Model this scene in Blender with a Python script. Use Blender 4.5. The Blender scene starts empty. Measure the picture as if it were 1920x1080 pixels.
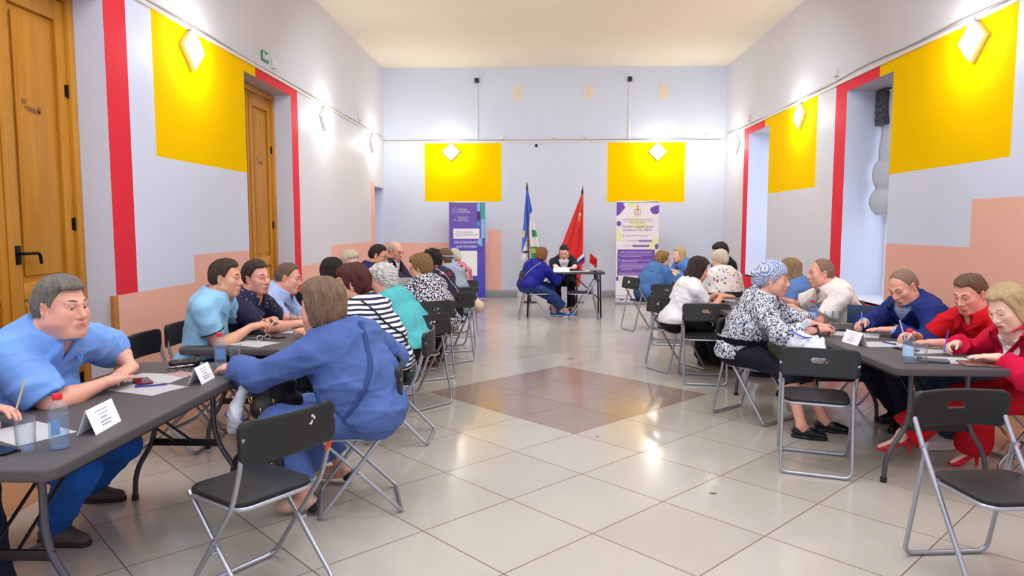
import bpy, bmesh, math, random
import numpy as np
from mathutils import Vector, Matrix
S = bpy.context.scene
COL = S.collection
# ------------------------------------------------------------------ camera
cam = bpy.data.cameras.new('camera'); co = bpy.data.objects.new('camera', cam); COL.objects.link(co)
PIT = math.atan(115/1320.); YAW = math.atan(46/math.hypot(1320, 115))
co.location = (0, 0, 1.53)
co.rotation_euler = (math.pi/2-PIT, 0, YAW)
cam.sensor_width = 36; cam.lens = 36*1320/1920.; cam.clip_start = 0.05; cam.clip_end = 100
S.camera = co
# ------------------------------------------------------------------ world, light, exposure
S.view_settings.view_transform = 'Standard'; S.view_settings.look = 'None'
S.view_settings.gamma = 1; S.view_settings.use_curve_mapping = False
S.view_settings.exposure = 0.0
w = bpy.data.worlds.new('world'); S.world = w; w.use_nodes = True
w.node_tree.nodes['Background'].inputs[0].default_value = (0.84, 0.90, 1.0, 1)
w.node_tree.nodes['Background'].inputs[1].default_value = 1.15
def area(name, loc, rot, sx, sy, power, col=(1, 1, 1)):
    l = bpy.data.lights.new(name, 'AREA'); l.shape = 'RECTANGLE'; l.size = sx; l.size_y = sy
    l.energy = power; l.color = col
    o = bpy.data.objects.new(name, l); COL.objects.link(o); o.location = loc; o.rotation_euler = rot
    return o
# unseen fill areas added under the ceiling to brighten the hall; no fixtures there
area('ceiling_fill_light', (0.35, 0.8, 4.8), (0, 0, 0), 5.0, 2.0, 150, (.93, .96, 1))
area('ceiling_fill_light', (0.35, 4.6, 4.8), (0, 0, 0), 5.0, 2.0, 145, (.93, .96, 1))
area('ceiling_fill_light', (0.35, 9.2, 4.75), (math.radians(38), 0, 0), 4.4, 1.6, 200, (.93, .96, 1)).data.spread = math.radians(150)
# daylight in the two right-hand windows
area('window_daylight', (4.60, 8.8, 1.95), (0, math.pi/2, 0), 2.5, 1.15, 40, (.82, .9, 1))
area('window_daylight', (4.60, 13.03, 1.95), (0, math.pi/2, 0), 2.5, 1.15, 40, (.82, .9, 1))
# ------------------------------------------------------------------ materials
def srgb(c):
    if isinstance(c, str): c = [int(c[i:i+2], 16) for i in (0, 2, 4)]
    return tuple((v/255/12.92 if v/255 <= .04045 else ((v/255+.055)/1.055)**2.4) for v in c)+(1,)
_M = {}
def mat(name, col, rough=.6, metal=0, bump=0, bscale=200, emit=0, alpha=None, trans=0, ior=1.45, var=0, vscale=6, spec=.5, sheen=0, coat=0):
    if name in _M: return _M[name]
    m = bpy.data.materials.new(name); m.use_nodes = True; nt = m.node_tree; b = nt.nodes['Principled BSDF']
    c = srgb(col)
    b.inputs['Base Color'].default_value = c; b.inputs['Roughness'].default_value = rough
    b.inputs['Metallic'].default_value = metal; b.inputs['IOR'].default_value = ior
    b.inputs['Specular IOR Level'].default_value = spec
    if sheen: b.inputs['Sheen Weight'].default_value = sheen
    if coat: b.inputs['Coat Weight'].default_value = coat
    if trans: b.inputs['Transmission Weight'].default_value = trans
    if emit: b.inputs['Emission Color'].default_value = c; b.inputs['Emission Strength'].default_value = emit
    if var:
        n = nt.nodes.new('ShaderNodeTexNoise'); n.inputs['Scale'].default_value = vscale; n.inputs['Detail'].default_value = 6
        tc = nt.nodes.new('ShaderNodeTexCoord'); nt.links.new(tc.outputs['Object'], n.inputs['Vector'])
        mx = nt.nodes.new('ShaderNodeMix'); mx.data_type = 'RGBA'
        mx.inputs[6].default_value = tuple(v*(1-var) for v in c[:3])+(1,); mx.inputs[7].default_value = tuple(min(1, v*(1+var)) for v in c[:3])+(1,)
        nt.links.new(n.outputs['Fac'], mx.inputs[0]); nt.links.new(mx.outputs[2], b.inputs['Base Color'])
    if bump:
        n = nt.nodes.new('ShaderNodeTexNoise'); n.inputs['Scale'].default_value = bscale; n.inputs['Detail'].default_value = 3
        tc = nt.nodes.new('ShaderNodeTexCoord'); nt.links.new(tc.outputs['Object'], n.inputs['Vector'])
        bp = nt.nodes.new('ShaderNodeBump'); bp.inputs['Strength'].default_value = bump; bp.inputs['Distance'].default_value = .01
        nt.links.new(n.outputs['Fac'], bp.inputs['Height']); nt.links.new(bp.outputs['Normal'], b.inputs['Normal'])
    _M[name] = m
    return m
class NT:
    """tiny helper to write node maths"""
    def __init__(s, m): s.nt = m.node_tree; s.b = s.nt.nodes['Principled BSDF']
    def n(s, t, **kw):
        x = s.nt.nodes.new(t)
        for k, v in kw.items(): setattr(x, k, v)
        return x
    def l(s, a, b): s.nt.links.new(a, b)
    def m(s, op, a, b=None, c=None):
        x = s.n('ShaderNodeMath', operation=op)
        for i, v in enumerate((a, b, c)):
            if v is None: continue
            if isinstance(v, (int, float)): x.inputs[i].default_value = v
            else: s.l(v, x.inputs[i])
        return x.outputs[0]
    def mix(s, f, a, b):
        x = s.n('ShaderNodeMix', data_type='RGBA')
        if isinstance(f, (int, float)): x.inputs[0].default_value = f
        else: s.l(f, x.inputs[0])
        for i, v in ((6, a), (7, b)):
            if isinstance(v, tuple): x.inputs[i].default_value = v
            else: s.l(v, x.inputs[i])
        return x.outputs[2]
    def co(s, sc=(1, 1, 1), rot=(0, 0, 0)):
        tc = s.n('ShaderNodeTexCoord'); mp = s.n('ShaderNodeMapping'); mp.inputs['Scale'].default_value = sc; mp.inputs['Rotation'].default_value = rot
        s.l(tc.outputs['Object'], mp.inputs[0]); return mp.outputs[0]
    def noise(s, v, scale, detail=3, dist=0):
        x = s.n('ShaderNodeTexNoise'); s.l(v, x.inputs['Vector']); x.inputs['Scale'].default_value = scale; x.inputs['Detail'].default_value = detail; x.inputs['Distortion'].default_value = dist
        return x.outputs['Fac']
    def vor(s, v, scale, feature='F1', rnd=1):
        x = s.n('ShaderNodeTexVoronoi', feature=feature); s.l(v, x.inputs['Vector']); x.inputs['Scale'].default_value = scale; x.inputs['Randomness'].default_value = rnd
        return x
    def bump(s, h, strength=.3, dist=.01):
        bp = s.n('ShaderNodeBump'); bp.inputs['Strength'].default_value = strength; bp.inputs['Distance'].default_value = dist
        s.l(h, bp.inputs['Height']); s.l(bp.outputs['Normal'], s.b.inputs['Normal'])
def newmat(name, rough=.8):
    m = bpy.data.materials.new(name); m.use_nodes = True; _M[name] = m
    t = NT(m); t.b.inputs['Roughness'].default_value = rough
    return m, t
# ------------------------------------------------------------------ object helpers
def tag(o, label=None, cat=None, group=None, kind=None):
    if label: o['label'] = label
    if cat: o['category'] = cat
    if group: o['group'] = group
    if kind: o['kind'] = kind
    return o
def empty(name, loc, rz=0, label=None, cat=None, group=None):
    o = bpy.data.objects.new(name, None); COL.objects.link(o); o.location = loc; o.rotation_euler = (0, 0, rz); o.empty_display_size = .1
    return tag(o, label, cat, group)
def link(name, me, mats, parent=None, smooth=True):
    o = bpy.data.objects.new(name, me); COL.objects.link(o)
    for m in (mats if isinstance(mats, (list, tuple)) else [mats]): me.materials.append(m)
    if parent: o.parent = parent
    return o
def fin(name, bm, mats, parent=None, smooth=True, auto=True):
    bmesh.ops.recalc_face_normals(bm, faces=bm.faces)
    if smooth:
        for f in bm.faces: f.smooth = True
        if auto:
            for e in bm.edges:
                if len(e.link_faces) == 2 and e.calc_face_angle(0) > .6: e.smooth = False
    me = bpy.data.meshes.new(name); bm.to_mesh(me); bm.free()
    return link(name, me, mats, parent)
def children(o): return [c for c in bpy.data.objects if c.parent == o]
def copy_tree(o, parent=None):
    c = o.copy(); COL.objects.link(c); c.parent = parent
    for ch in KIDS.get(o.name, []): copy_tree(ch, c)
    return c
KIDS = {}
def remember(root):
    KIDS[root.name] = [c for c in bpy.data.objects if c.parent == root]
    for c in KIDS[root.name]: remember(c)
def box(bm, lo, hi, M=None, mi=0):
    x0, y0, z0 = lo; x1, y1, z1 = hi
    P = [(x0,y0,z0),(x1,y0,z0),(x1,y1,z0),(x0,y1,z0),(x0,y0,z1),(x1,y0,z1),(x1,y1,z1),(x0,y1,z1)]
    V = [bm.verts.new(M @ Vector(p) if M else p) for p in P]
    fs = []
    for f in ((0,3,2,1),(4,5,6,7),(0,1,5,4),(1,2,6,5),(2,3,7,6),(3,0,4,7)):
        q = bm.faces.new([V[i] for i in f]); q.material_index = mi; fs.append(q)
    return fs
def bbox(bm, lo, hi, r=.004, seg=2, M=None, mi=0):
    """bevelled box"""
    fs = box(bm, lo, hi, M, mi)
    es = list({e for f in fs for e in f.edges})
    bmesh.ops.bevel(bm, geom=es, offset=r, segments=seg, affect='EDGES', profile=.5, clamp_overlap=True)
def fillet(pts, r, n=5):
    pts = [Vector(p) for p in pts]; out = [pts[0]]
    for i in range(1, len(pts)-1):
        a, b, c = pts[i-1], pts[i], pts[i+1]
        u = (a-b); v = (c-b); rr = min(r, u.length*.49, v.length*.49); u.normalize(); v.normalize()
        p, q = b+u*rr, b+v*rr
        for k in range(n+1):
            t = k/n; out.append((1-t)**2*p+2*t*(1-t)*b+t*t*q)
    out.append(pts[-1]); return out
def tube(bm, pts, r, seg=8, closed=False, mi=0, caps=True, flat=None):
    pts = [Vector(p) for p in pts]; n = len(pts); rings = []; prev = None
    for i, p in enumerate(pts):
        if closed: d = pts[(i+1) % n]-pts[i-1]
        else: d = pts[min(i+1, n-1)]-pts[max(i-1, 0)]
        if d.length < 1e-9: d = Vector((0, 0, 1))
        d.normalize()
        if prev is None:
            a = Vector((0, 0, 1)) if abs(d.z) < .9 else Vector((1, 0, 0))
            u = d.cross(a).normalized()
        else:
            u = (prev-d*prev.dot(d)); u.normalize()
        v = d.cross(u); prev = u
        rr = r[i] if isinstance(r, (list, tuple)) else r
        ry = rr*(flat if flat else 1)
        rings.append([bm.verts.new(p+u*math.cos(2*math.pi*k/seg)*rr+v*math.sin(2*math.pi*k/seg)*ry) for k in range(seg)])
    m = n if closed else n-1
    for i in range(m):
        A, B = rings[i], rings[(i+1) % n]
        for k in range(seg):
            f = bm.faces.new((A[k], A[(k+1) % seg], B[(k+1) % seg], B[k])); f.material_index = mi
    if caps and not closed:
        bm.faces.new(rings[0][::-1]).material_index = mi; bm.faces.new(rings[-1]).material_index = mi
def lathe(bm, prof, seg=24, M=None, mi=0, cap=True):
    rings = []
    for (r, z) in prof:
        rings.append([bm.verts.new((M @ Vector((r*math.cos(2*math.pi*k/seg), r*math.sin(2*math.pi*k/seg), z))) if M else (r*math.cos(2*math.pi*k/seg), r*math.sin(2*math.pi*k/seg), z)) for k in range(seg)])
    for A, B in zip(rings, rings[1:]):
        for k in range(seg):
            f = bm.faces.new((A[k], A[(k+1) % seg], B[(k+1) % seg], B[k])); f.material_index = mi
    if cap:
        if prof[0][0] > 1e-4: bm.faces.new(rings[0][::-1]).material_index = mi
        if prof[-1][0] > 1e-4: bm.faces.new(rings[-1]).material_index = mi
def rrect(w, l, r, n=8, cx=0, cy=0):
    out = []
    for (sx, sy, a0) in ((1,1,0),(-1,1,90),(-1,-1,180),(1,-1,270)):
        for k in range(n+1):
            a = math.radians(a0+90*k/n); out.append((cx+sx*(w/2-r)+r*math.cos(a), cy+sy*(l/2-r)+r*math.sin(a)))
    return out
def slab(bm, outline, z0, z1, bev=.006, n=3, M=None, mi=0):
    """flat slab of an outline with rounded upper and lower rims (inset towards the centroid)"""
    cx = sum(p[0] for p in outline)/len(outline); cy = sum(p[1] for p in outline)/len(outline)
    def ring(ins, z):
        R = []
        for i, (x, y) in enumerate(outline):
            x0, y0 = outline[i-1]; x1, y1 = outline[(i+1) % len(outline)]
            tx, ty = x1-x0, y1-y0; L = math.hypot(tx, ty) or 1
            p = Vector((x-ty/L*-ins*-1, y+tx/L*ins, z))
            R.append(bm.verts.new(M @ p if M else p))
        return R
    prof = []
    for k in range(n+1):
        a = math.pi/2*k/n; prof.append((bev*(1-math.sin(a)), z0+bev*(1-math.cos(a))))
    for k in range(n+1):
        a = math.pi/2*k/n; prof.append((bev*(1-math.cos(a)), z1-bev*(1-math.sin(a))))
    rings = [ring(i, z) for i, z in prof]
    N = len(outline)
    for A, B in zip(rings, rings[1:]):
        for k in range(N):
            bm.faces.new((A[k], A[(k+1) % N], B[(k+1) % N], B[k])).material_index = mi
    bm.faces.new(rings[0][::-1]).material_index = mi; bm.faces.new(rings[-1]).material_index = mi
def text_mesh(body, size, mtl, parent, M, name='lettering', align='CENTER', extrude=.0006, space=1.0, width=None, bold=0):
    cu = bpy.data.curves.new(name, 'FONT'); cu.body = body; cu.size = 1.0; cu.align_x = align; cu.align_y = 'CENTER'; cu.extrude = 0; cu.space_character = space; cu.resolution_u = 4; cu.fill_mode = 'NONE'; cu.offset = .018 if bold else 0
    to = bpy.data.objects.new(name, cu); COL.objects.link(to)
    bpy.context.view_layer.update()
    src = bpy.data.meshes.new_from_object(to.evaluated_get(bpy.context.evaluated_depsgraph_get()))
    # fill the outlines: constrained triangulation, kept where the winding number is not zero
    from mathutils.geometry import delaunay_2d_cdt
    pts = [Vector((v.co.x, v.co.y)) for v in src.vertices]; eds = [tuple(e.vertices) for e in src.edges]
    V, E_, F_, _a, _b, _c = delaunay_2d_cdt(pts, eds, [], 0, 1e-6)
    nxt = {}
    for a, b in eds: nxt.setdefault(a, []).append(b); nxt.setdefault(b, []).append(a)
    loops, seen = [], set()
    for a in list(nxt):
        if a in seen: continue
        lp, cur, prev = [], a, None
        while cur not in seen:
            seen.add(cur); lp.append(cur); q = [n for n in nxt[cur] if n != prev]; prev = cur; cur = min([n for n in q if n not in seen], default=a, key=lambda n: abs(n-prev))
        loops.append(lp)
    A = np.array([pts[lp[k]][:] for lp in loops for k in range(len(lp))]); B = np.array([pts[lp[(k+1) % len(lp)]][:] for lp in loops for k in range(len(lp))])
    keep = []
    for f in F_:
        c = (V[f[0]]+V[f[1]]+V[f[2]])/3; up_ = (A[:, 1] <= c.y) & (B[:, 1] > c.y); dn_ = (A[:, 1] > c.y) & (B[:, 1] <= c.y)
        cr = (B[:, 0]-A[:, 0])*(c.y-A[:, 1])-(c.x-A[:, 0])*(B[:, 1]-A[:, 1])
        if int((up_ & (cr > 0)).sum())-int((dn_ & (cr < 0)).sum()) != 0: keep.append(tuple(f))
    me = bpy.data.meshes.new(name); me.from_pydata([(v.x, v.y, 0) for v in V], [], keep); bpy.data.meshes.remove(src)
    bpy.data.objects.remove(to)
    for v in me.vertices: v.co *= size
    if width:
        xs = [v.co.x for v in me.vertices]
        if xs:
            s = width/max(1e-6, max(xs)-min(xs))
            for v in me.vertices: v.co.x *= s
    me.transform(M); me.materials.clear()
    o = bpy.data.objects.new(name, me); COL.objects.link(o); me.materials.append(mtl); o.parent = parent
    return o
# ================================================================== THE ROOM
XL, XR, YB, ZC, YN = -3.30, 4.00, 15.30, 4.90, -1.6
def paint(name, col, rough=.55):
    m, t = newmat(name, rough); t.b.inputs['Specular IOR Level'].default_value = .22
    c = srgb(col); v = t.co()
    f = t.noise(v, 1.3, 5)
    t.l(t.mix(f, tuple(x*.965 for x in c[:3])+(1,), tuple(min(1, x*1.03) for x in c[:3])+(1,)), t.b.inputs['Base Color'])
    t.bump(t.noise(v, 60, 4), .25, .004)
    return m
P_WHITE = paint('wall_paint_white', (216, 216, 224)); P_BLUE = paint('wall_paint_pale_blue', (208, 216, 232)); P_LAV = paint('wall_paint_lavender_grey', (216, 224, 246))
P_YEL = paint('wall_paint_yellow', (253, 204, 0), .95); P_YEL.node_tree.nodes['Principled BSDF'].inputs['Specular IOR Level'].default_value = .03; P_RED = paint('wall_paint_red', (228, 42, 62), .7); P_PEACH = paint('wall_paint_peach', (240, 184, 166), .45)
P_CEIL = paint('ceiling_paint_cream', (246, 236, 216), .8); P_GREY = paint('plinth_grey', (150, 150, 158), .5); P_SOFF = paint('soffit_grey', (196, 192, 196))
WM = [P_WHITE, P_BLUE, P_YEL, P_RED, P_PEACH, P_LAV, P_SOFF]
def grid_wall(name, us, vs, pick, P, extra=None):
    """one wall mesh: a grid of painted cells; pick(u,v) gives the paint index or None for an opening"""
    bm = bmesh.new(); us = sorted(set(us)); vs = sorted(set(vs)); V = {}
    def vv(i, j):
        if (i, j) not in V: V[i, j] = bm.verts.new(P(us[i], vs[j]))
        return V[i, j]
    for i in range(len(us)-1):
        for j in range(len(vs)-1):
            k = pick((us[i]+us[i+1])/2, (vs[j]+vs[j+1])/2)
            if k is None: continue
            f = bm.faces.new((vv(i, j), vv(i+1, j), vv(i+1, j+1), vv(i, j+1))); f.material_index = k
    if extra: extra(bm)
    me = bpy.data.meshes.new(name); bm.to_mesh(me); bm.free()
    o = link(name, me, WM); o['kind'] = 'structure'; return o
def quad(bm, a, b, c, d, mi): bm.faces.new([bm.verts.new(p) for p in (a, b, c, d)]).material_index = mi
ZL = 3.40   # height of the cable line
# --- left wall: openings door_1 (3.9..5.40), door_2 (8.0..9.52), niche (14.35..15.2)
def left(y, z):
    if 3.90 < y < 5.40 and z < 3.28: return None
    if 8.0 < y < 9.52 and z < 3.28: return None
    if 14.35 < y < 15.22 and z < 2.35: return None
    if z > ZL: return 0
    if 5.40 < y < 5.70 and z > .99: return 3
    if 4.2 < y < 5.70 and z > 3.28: return 3
    if 6.08 < y < 8.0 and z > 2.14: return 2
    if 8.0 <= y < 8.33 and z > 3.28: return 2
    if 8.33 < y < 9.78 and z > 3.28: return 3
    if 9.52 < y < 9.78 and z > .6: return 3
    if 5.40 < y < 6.68 and z < .99: return 4
    if 6.68 < y < 8.0 and z < 1.26: return 4
    if 9.52 < y < 11.23 and z < .98: return 4
    if 11.23 < y < 14.03 and z < 1.23: return 4
    if 14.03 < y < 14.35 and z < 2.43: return 4
    if 14.35 < y and z < 1.2: return 4
    if 0 < y < 3.9 and z < 1.0: return 4
    return 5 if y < 8.5 else 0
def lextra(bm):
    d = .30
    for (a, b, h, dd) in ((3.90, 5.40, 3.28, d), (8.0, 9.52, 3.28, d), (14.35, 15.22, 2.35, .4)):
        quad(bm, (XL, b, 0), (XL-dd, b, 0), (XL-dd, b, h), (XL, b, h), 5)
        quad(bm, (XL, a, 0), (XL, a, h), (XL-dd, a, h), (XL-dd, a, 0), 5)
        quad(bm, (XL, a, h), (XL, b, h), (XL-dd, b, h), (XL-dd, a, h), 6)
    quad(bm, (XL-.4, 14.35, 0), (XL-.4, 15.22, 0), (XL-.4, 15.22, 2.35), (XL-.4, 14.35, 2.35), 5)
grid_wall('wall_left', [YN, 0, 3.9, 4.2, 5.40, 5.70, 6.08, 6.68, 8.0, 8.33, 9.52, 9.78, 11.23, 14.03, 14.35, 15.22, YB], [0, .6, .98, .99, 1.0, 1.2, 1.23, 1.26, 2.14, 2.35, 2.43, 3.28, ZL, ZC], left, lambda u, v: (XL, u, v), lextra)
# --- right wall: window_1 8.2..9.41, window_2 12.44..13.62
def right(y, z):
    if 8.22 < y < 9.41 and .62 < z < 3.27: return None
    if 12.44 < y < 13.62 and .62 < z < 3.27: return None
    if z > ZL: return 0
    if 6.17 < y < 8.22 and z > 2.12: return 2
    if 8.22 < y < 8.55 and z > 3.27: return 2
    if 8.55 < y < 9.75 and z > 3.27: return 3
    if 9.41 < y < 9.75 and z > .62: return 3
    if 8.22 < y < 9.75 and z <= .62: return 3
    if 10.36 < y < 12.44 and z > 2.1: return 2
    if 12.44 < y < 12.7 and z > 3.27: return 2
    if 12.7 < y < 13.92 and z > 3.27: return 3
    if 13.62 < y < 13.92: return 3
    if 12.44 < y < 13.92 and z <= .62: return 3
    if 0 < y < 6.66 and z < 1.78: return 4
    if 6.66 < y < 8.22 and z < 1.34: return 4
    return 5 if y < 8.3 else 0
def rextra(bm):
    d = .62
    for (a, b) in ((8.22, 9.41), (12.44, 13.62)):
        quad(bm, (XR, b, .62), (XR, b, 3.27), (XR+d, b, 3.27), (XR+d, b, .62), 5)
        quad(bm, (XR, a, .62), (XR+d, a, .62), (XR+d, a, 3.27), (XR, a, 3.27), 5)
        quad(bm, (XR, a, 3.27), (XR+d, a, 3.27), (XR+d, b, 3.27), (XR, b, 3.27), 6)
        quad(bm, (XR, a, .62), (XR, b, .62), (XR+d, b, .62), (XR+d, a, .62), 5)
grid_wall('wall_right', [YN, 0, 6.17, 6.66, 8.22, 8.55, 9.41, 9.75, 10.36, 12.44, 12.7, 13.62, 13.92, YB], [0, .62, 1.34, 1.78, 2.1, 2.12, 3.27, ZL, ZC], right, lambda u, v: (XR, u, v), rextra)
def back(x, z):
    if -2.42 < x < -.76 and 2.07 < z < 3.32: return 2
    if 1.51 < x < 3.16 and 2.05 < z < 3.32: return 2
    if x < -1.06 and z < 1.18: return 4
    if -1.06 < x < -.76 and z < 1.47: return 4
    return 1
grid_wall('wall_back', [XL, -2.42, -1.06, -.76, 1.51, 3.16, XR], [0, 1.18, 1.47, 2.05, 2.07, 3.32, ZC], back, lambda u, v: (u, YB, v))
bm = bmesh.new(); quad(bm, (XL, YN, ZC), (XL, YB, ZC), (XR, YB, ZC), (XR, YN, ZC), 0)
for i in range(2): pass
o = fin('ceiling', bm, P_CEIL, smooth=False); o['kind'] = 'structure'
# --- floor: diagonal 0.6 m tiles, brown lozenge of nine tiles, tan border strips along the walls
m, t = newmat('floor_tiles', .12)
tc = t.n('ShaderNodeTexCoord'); sp = t.n('ShaderNodeSeparateXYZ'); t.l(tc.outputs['Object'], sp.inputs[0])
X, Y = sp.outputs[0], sp.outputs[1]
cx, cy, ts = .285, 6.40, .603; r2 = math.sqrt(.5)
dx = t.m('SUBTRACT', X, cx); dy = t.m('SUBTRACT', Y, cy)
a = t.m('MULTIPLY', t.m('ADD', dx, dy), r2); b = t.m('MULTIPLY', t.m('SUBTRACT', dy, dx), r2)
def cell(v): return t.m('FRACT', t.m('ADD', t.m('DIVIDE', v, ts), 100.5))
def idx(v): return t.m('FLOOR', t.m('ADD', t.m('DIVIDE', v, ts), 100.5))
def edge(v): return t.m('SUBTRACT', .5, t.m('ABSOLUTE', t.m('SUBTRACT', cell(v), .5)))
ge = t.m('MINIMUM', edge(a), edge(b)); grout = t.m('LESS_THAN', ge, .0052)
dia = t.m('LESS_THAN', t.m('MAXIMUM', t.m('ABSOLUTE', a), t.m('ABSOLUTE', b)), ts*1.5)
cmb = t.n('ShaderNodeCombineXYZ'); t.l(idx(a), cmb.inputs[0]); t.l(idx(b), cmb.inputs[1])
wn = t.n('ShaderNodeTexWhiteNoise'); t.l(cmb.outputs[0], wn.inputs['Vector'])
n1 = t.noise(tc.outputs['Object'], 2.2, 8, .6)
fac = t.m('ADD', t.m('MULTIPLY', wn.outputs['Value'], .45), t.m('MULTIPLY', n1, .55))
beige = t.mix(fac, srgb((172, 165, 155)), srgb((190, 184, 175)))
brown = t.mix(fac, srgb((140, 118, 108)), srgb((158, 136, 124)))
tan = t.mix(fac, srgb((160, 120, 94)), srgb((178, 138, 110)))
# strips
strip = t.m('MAXIMUM', t.m('LESS_THAN', X, -2.78), t.m('GREATER_THAN', X, 3.21))
sg = t.m('LESS_THAN', t.m('SUBTRACT', .5, t.m('ABSOLUTE', t.m('SUBTRACT', t.m('FRACT', t.m('DIVIDE', Y, .6)), .5))), .006)
c1 = t.mix(dia, beige, brown); c2 = t.mix(strip, c1, tan)
gsel = t.m('ADD', t.m('MULTIPLY', grout, t.m('SUBTRACT', 1, strip)), t.m('MULTIPLY', sg, strip))
c3 = t.mix(gsel, c2, srgb((112, 88, 72)))
t.l(c3, t.b.inputs['Base Color'])
t.l(t.m('ADD', t.m('ADD', .10, t.m('MULTIPLY', t.noise(tc.outputs['Object'], 5, 5), .12)), t.m('MULTIPLY', gsel, .5)), t.b.inputs['Roughness'])
t.bump(t.m('ADD', t.m('MULTIPLY', gsel, -1), t.m('MULTIPLY', t.noise(tc.outputs['Object'], 3, 2), .15)), .12, .004)
FLOORM = m
bm = bmesh.new(); quad(bm, (XL-.45, YN, 0), (XR+.1, YN, 0), (XR+.1, YB, 0), (XL-.45, YB, 0), 0)
o = fin('floor', bm, m, smooth=False); o['kind'] = 'structure'
# small chips and leaves of dirt on the floor
for (x, y, r_) in ((.97, 5.0, .012), (1.55, 3.85, .02), (.42, 8.2, .05), (.05, 3.44, .018), (.41, 4.6, .01)):
    pass
# --- plinth along the back wall
for (x0, x1, i) in ((-1.62, -.42, 0), (1.42, XR, 1)):
    bm = bmesh.new(); bbox(bm, (x0, YB-.06, 0), (x1, YB, .15), .01)
    o = fin('baseboard_back', bm, P_GREY); o['kind'] = 'structure'
bm = bmesh.new(); bbox(bm, (XL, YB-.03, 0), (-1.62, YB, .10), .005); o = fin('baseboard_back', bm, P_GREY); o['kind'] = 'structure'
for (y0, y1) in ((5.72, 8.0), (9.52, 14.35)):
    bm = bmesh.new(); bbox(bm, (XL, y0, 0), (XL+.02, y1, .08), .004); o = fin('baseboard_left', bm, mat('skirting_tan', (186, 132, 96), .4)); o['kind'] = 'structure'
bm = bmesh.new(); bbox(bm, (XR-.02, 0, 0), (XR, 15.2, .08), .004); o = fin('baseboard_right', bm, mat('skirting_tan', (186, 132, 96), .4)); o['kind'] = 'structure'
# --- brown wooden edge strip closing the peach panel next to door 1
WOODE = mat('wood_edge', (176, 116, 52), .5, var=.15, vscale=12)
bm = bmesh.new(); bbox(bm, (XL-.02, 5.345, 0), (XL+.015, 5.40, .99), .003); o = fin('trim_1', bm, WOODE); o['kind'] = 'structure'
# --- wooden cornice strip seen behind the red polo man: low dado rail on the right wall
bm = bmesh.new(); bbox(bm, (XR-.05, 5.2, .86), (XR, 6.5, .93), .006); bbox(bm, (XR-.035, 5.2, .80), (XR, 6.5, .84), .004)
o = fin('trim_2', bm, mat('rail_brown', (150, 100, 52), .45, var=.15)); o['kind'] = 'structure'
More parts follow.
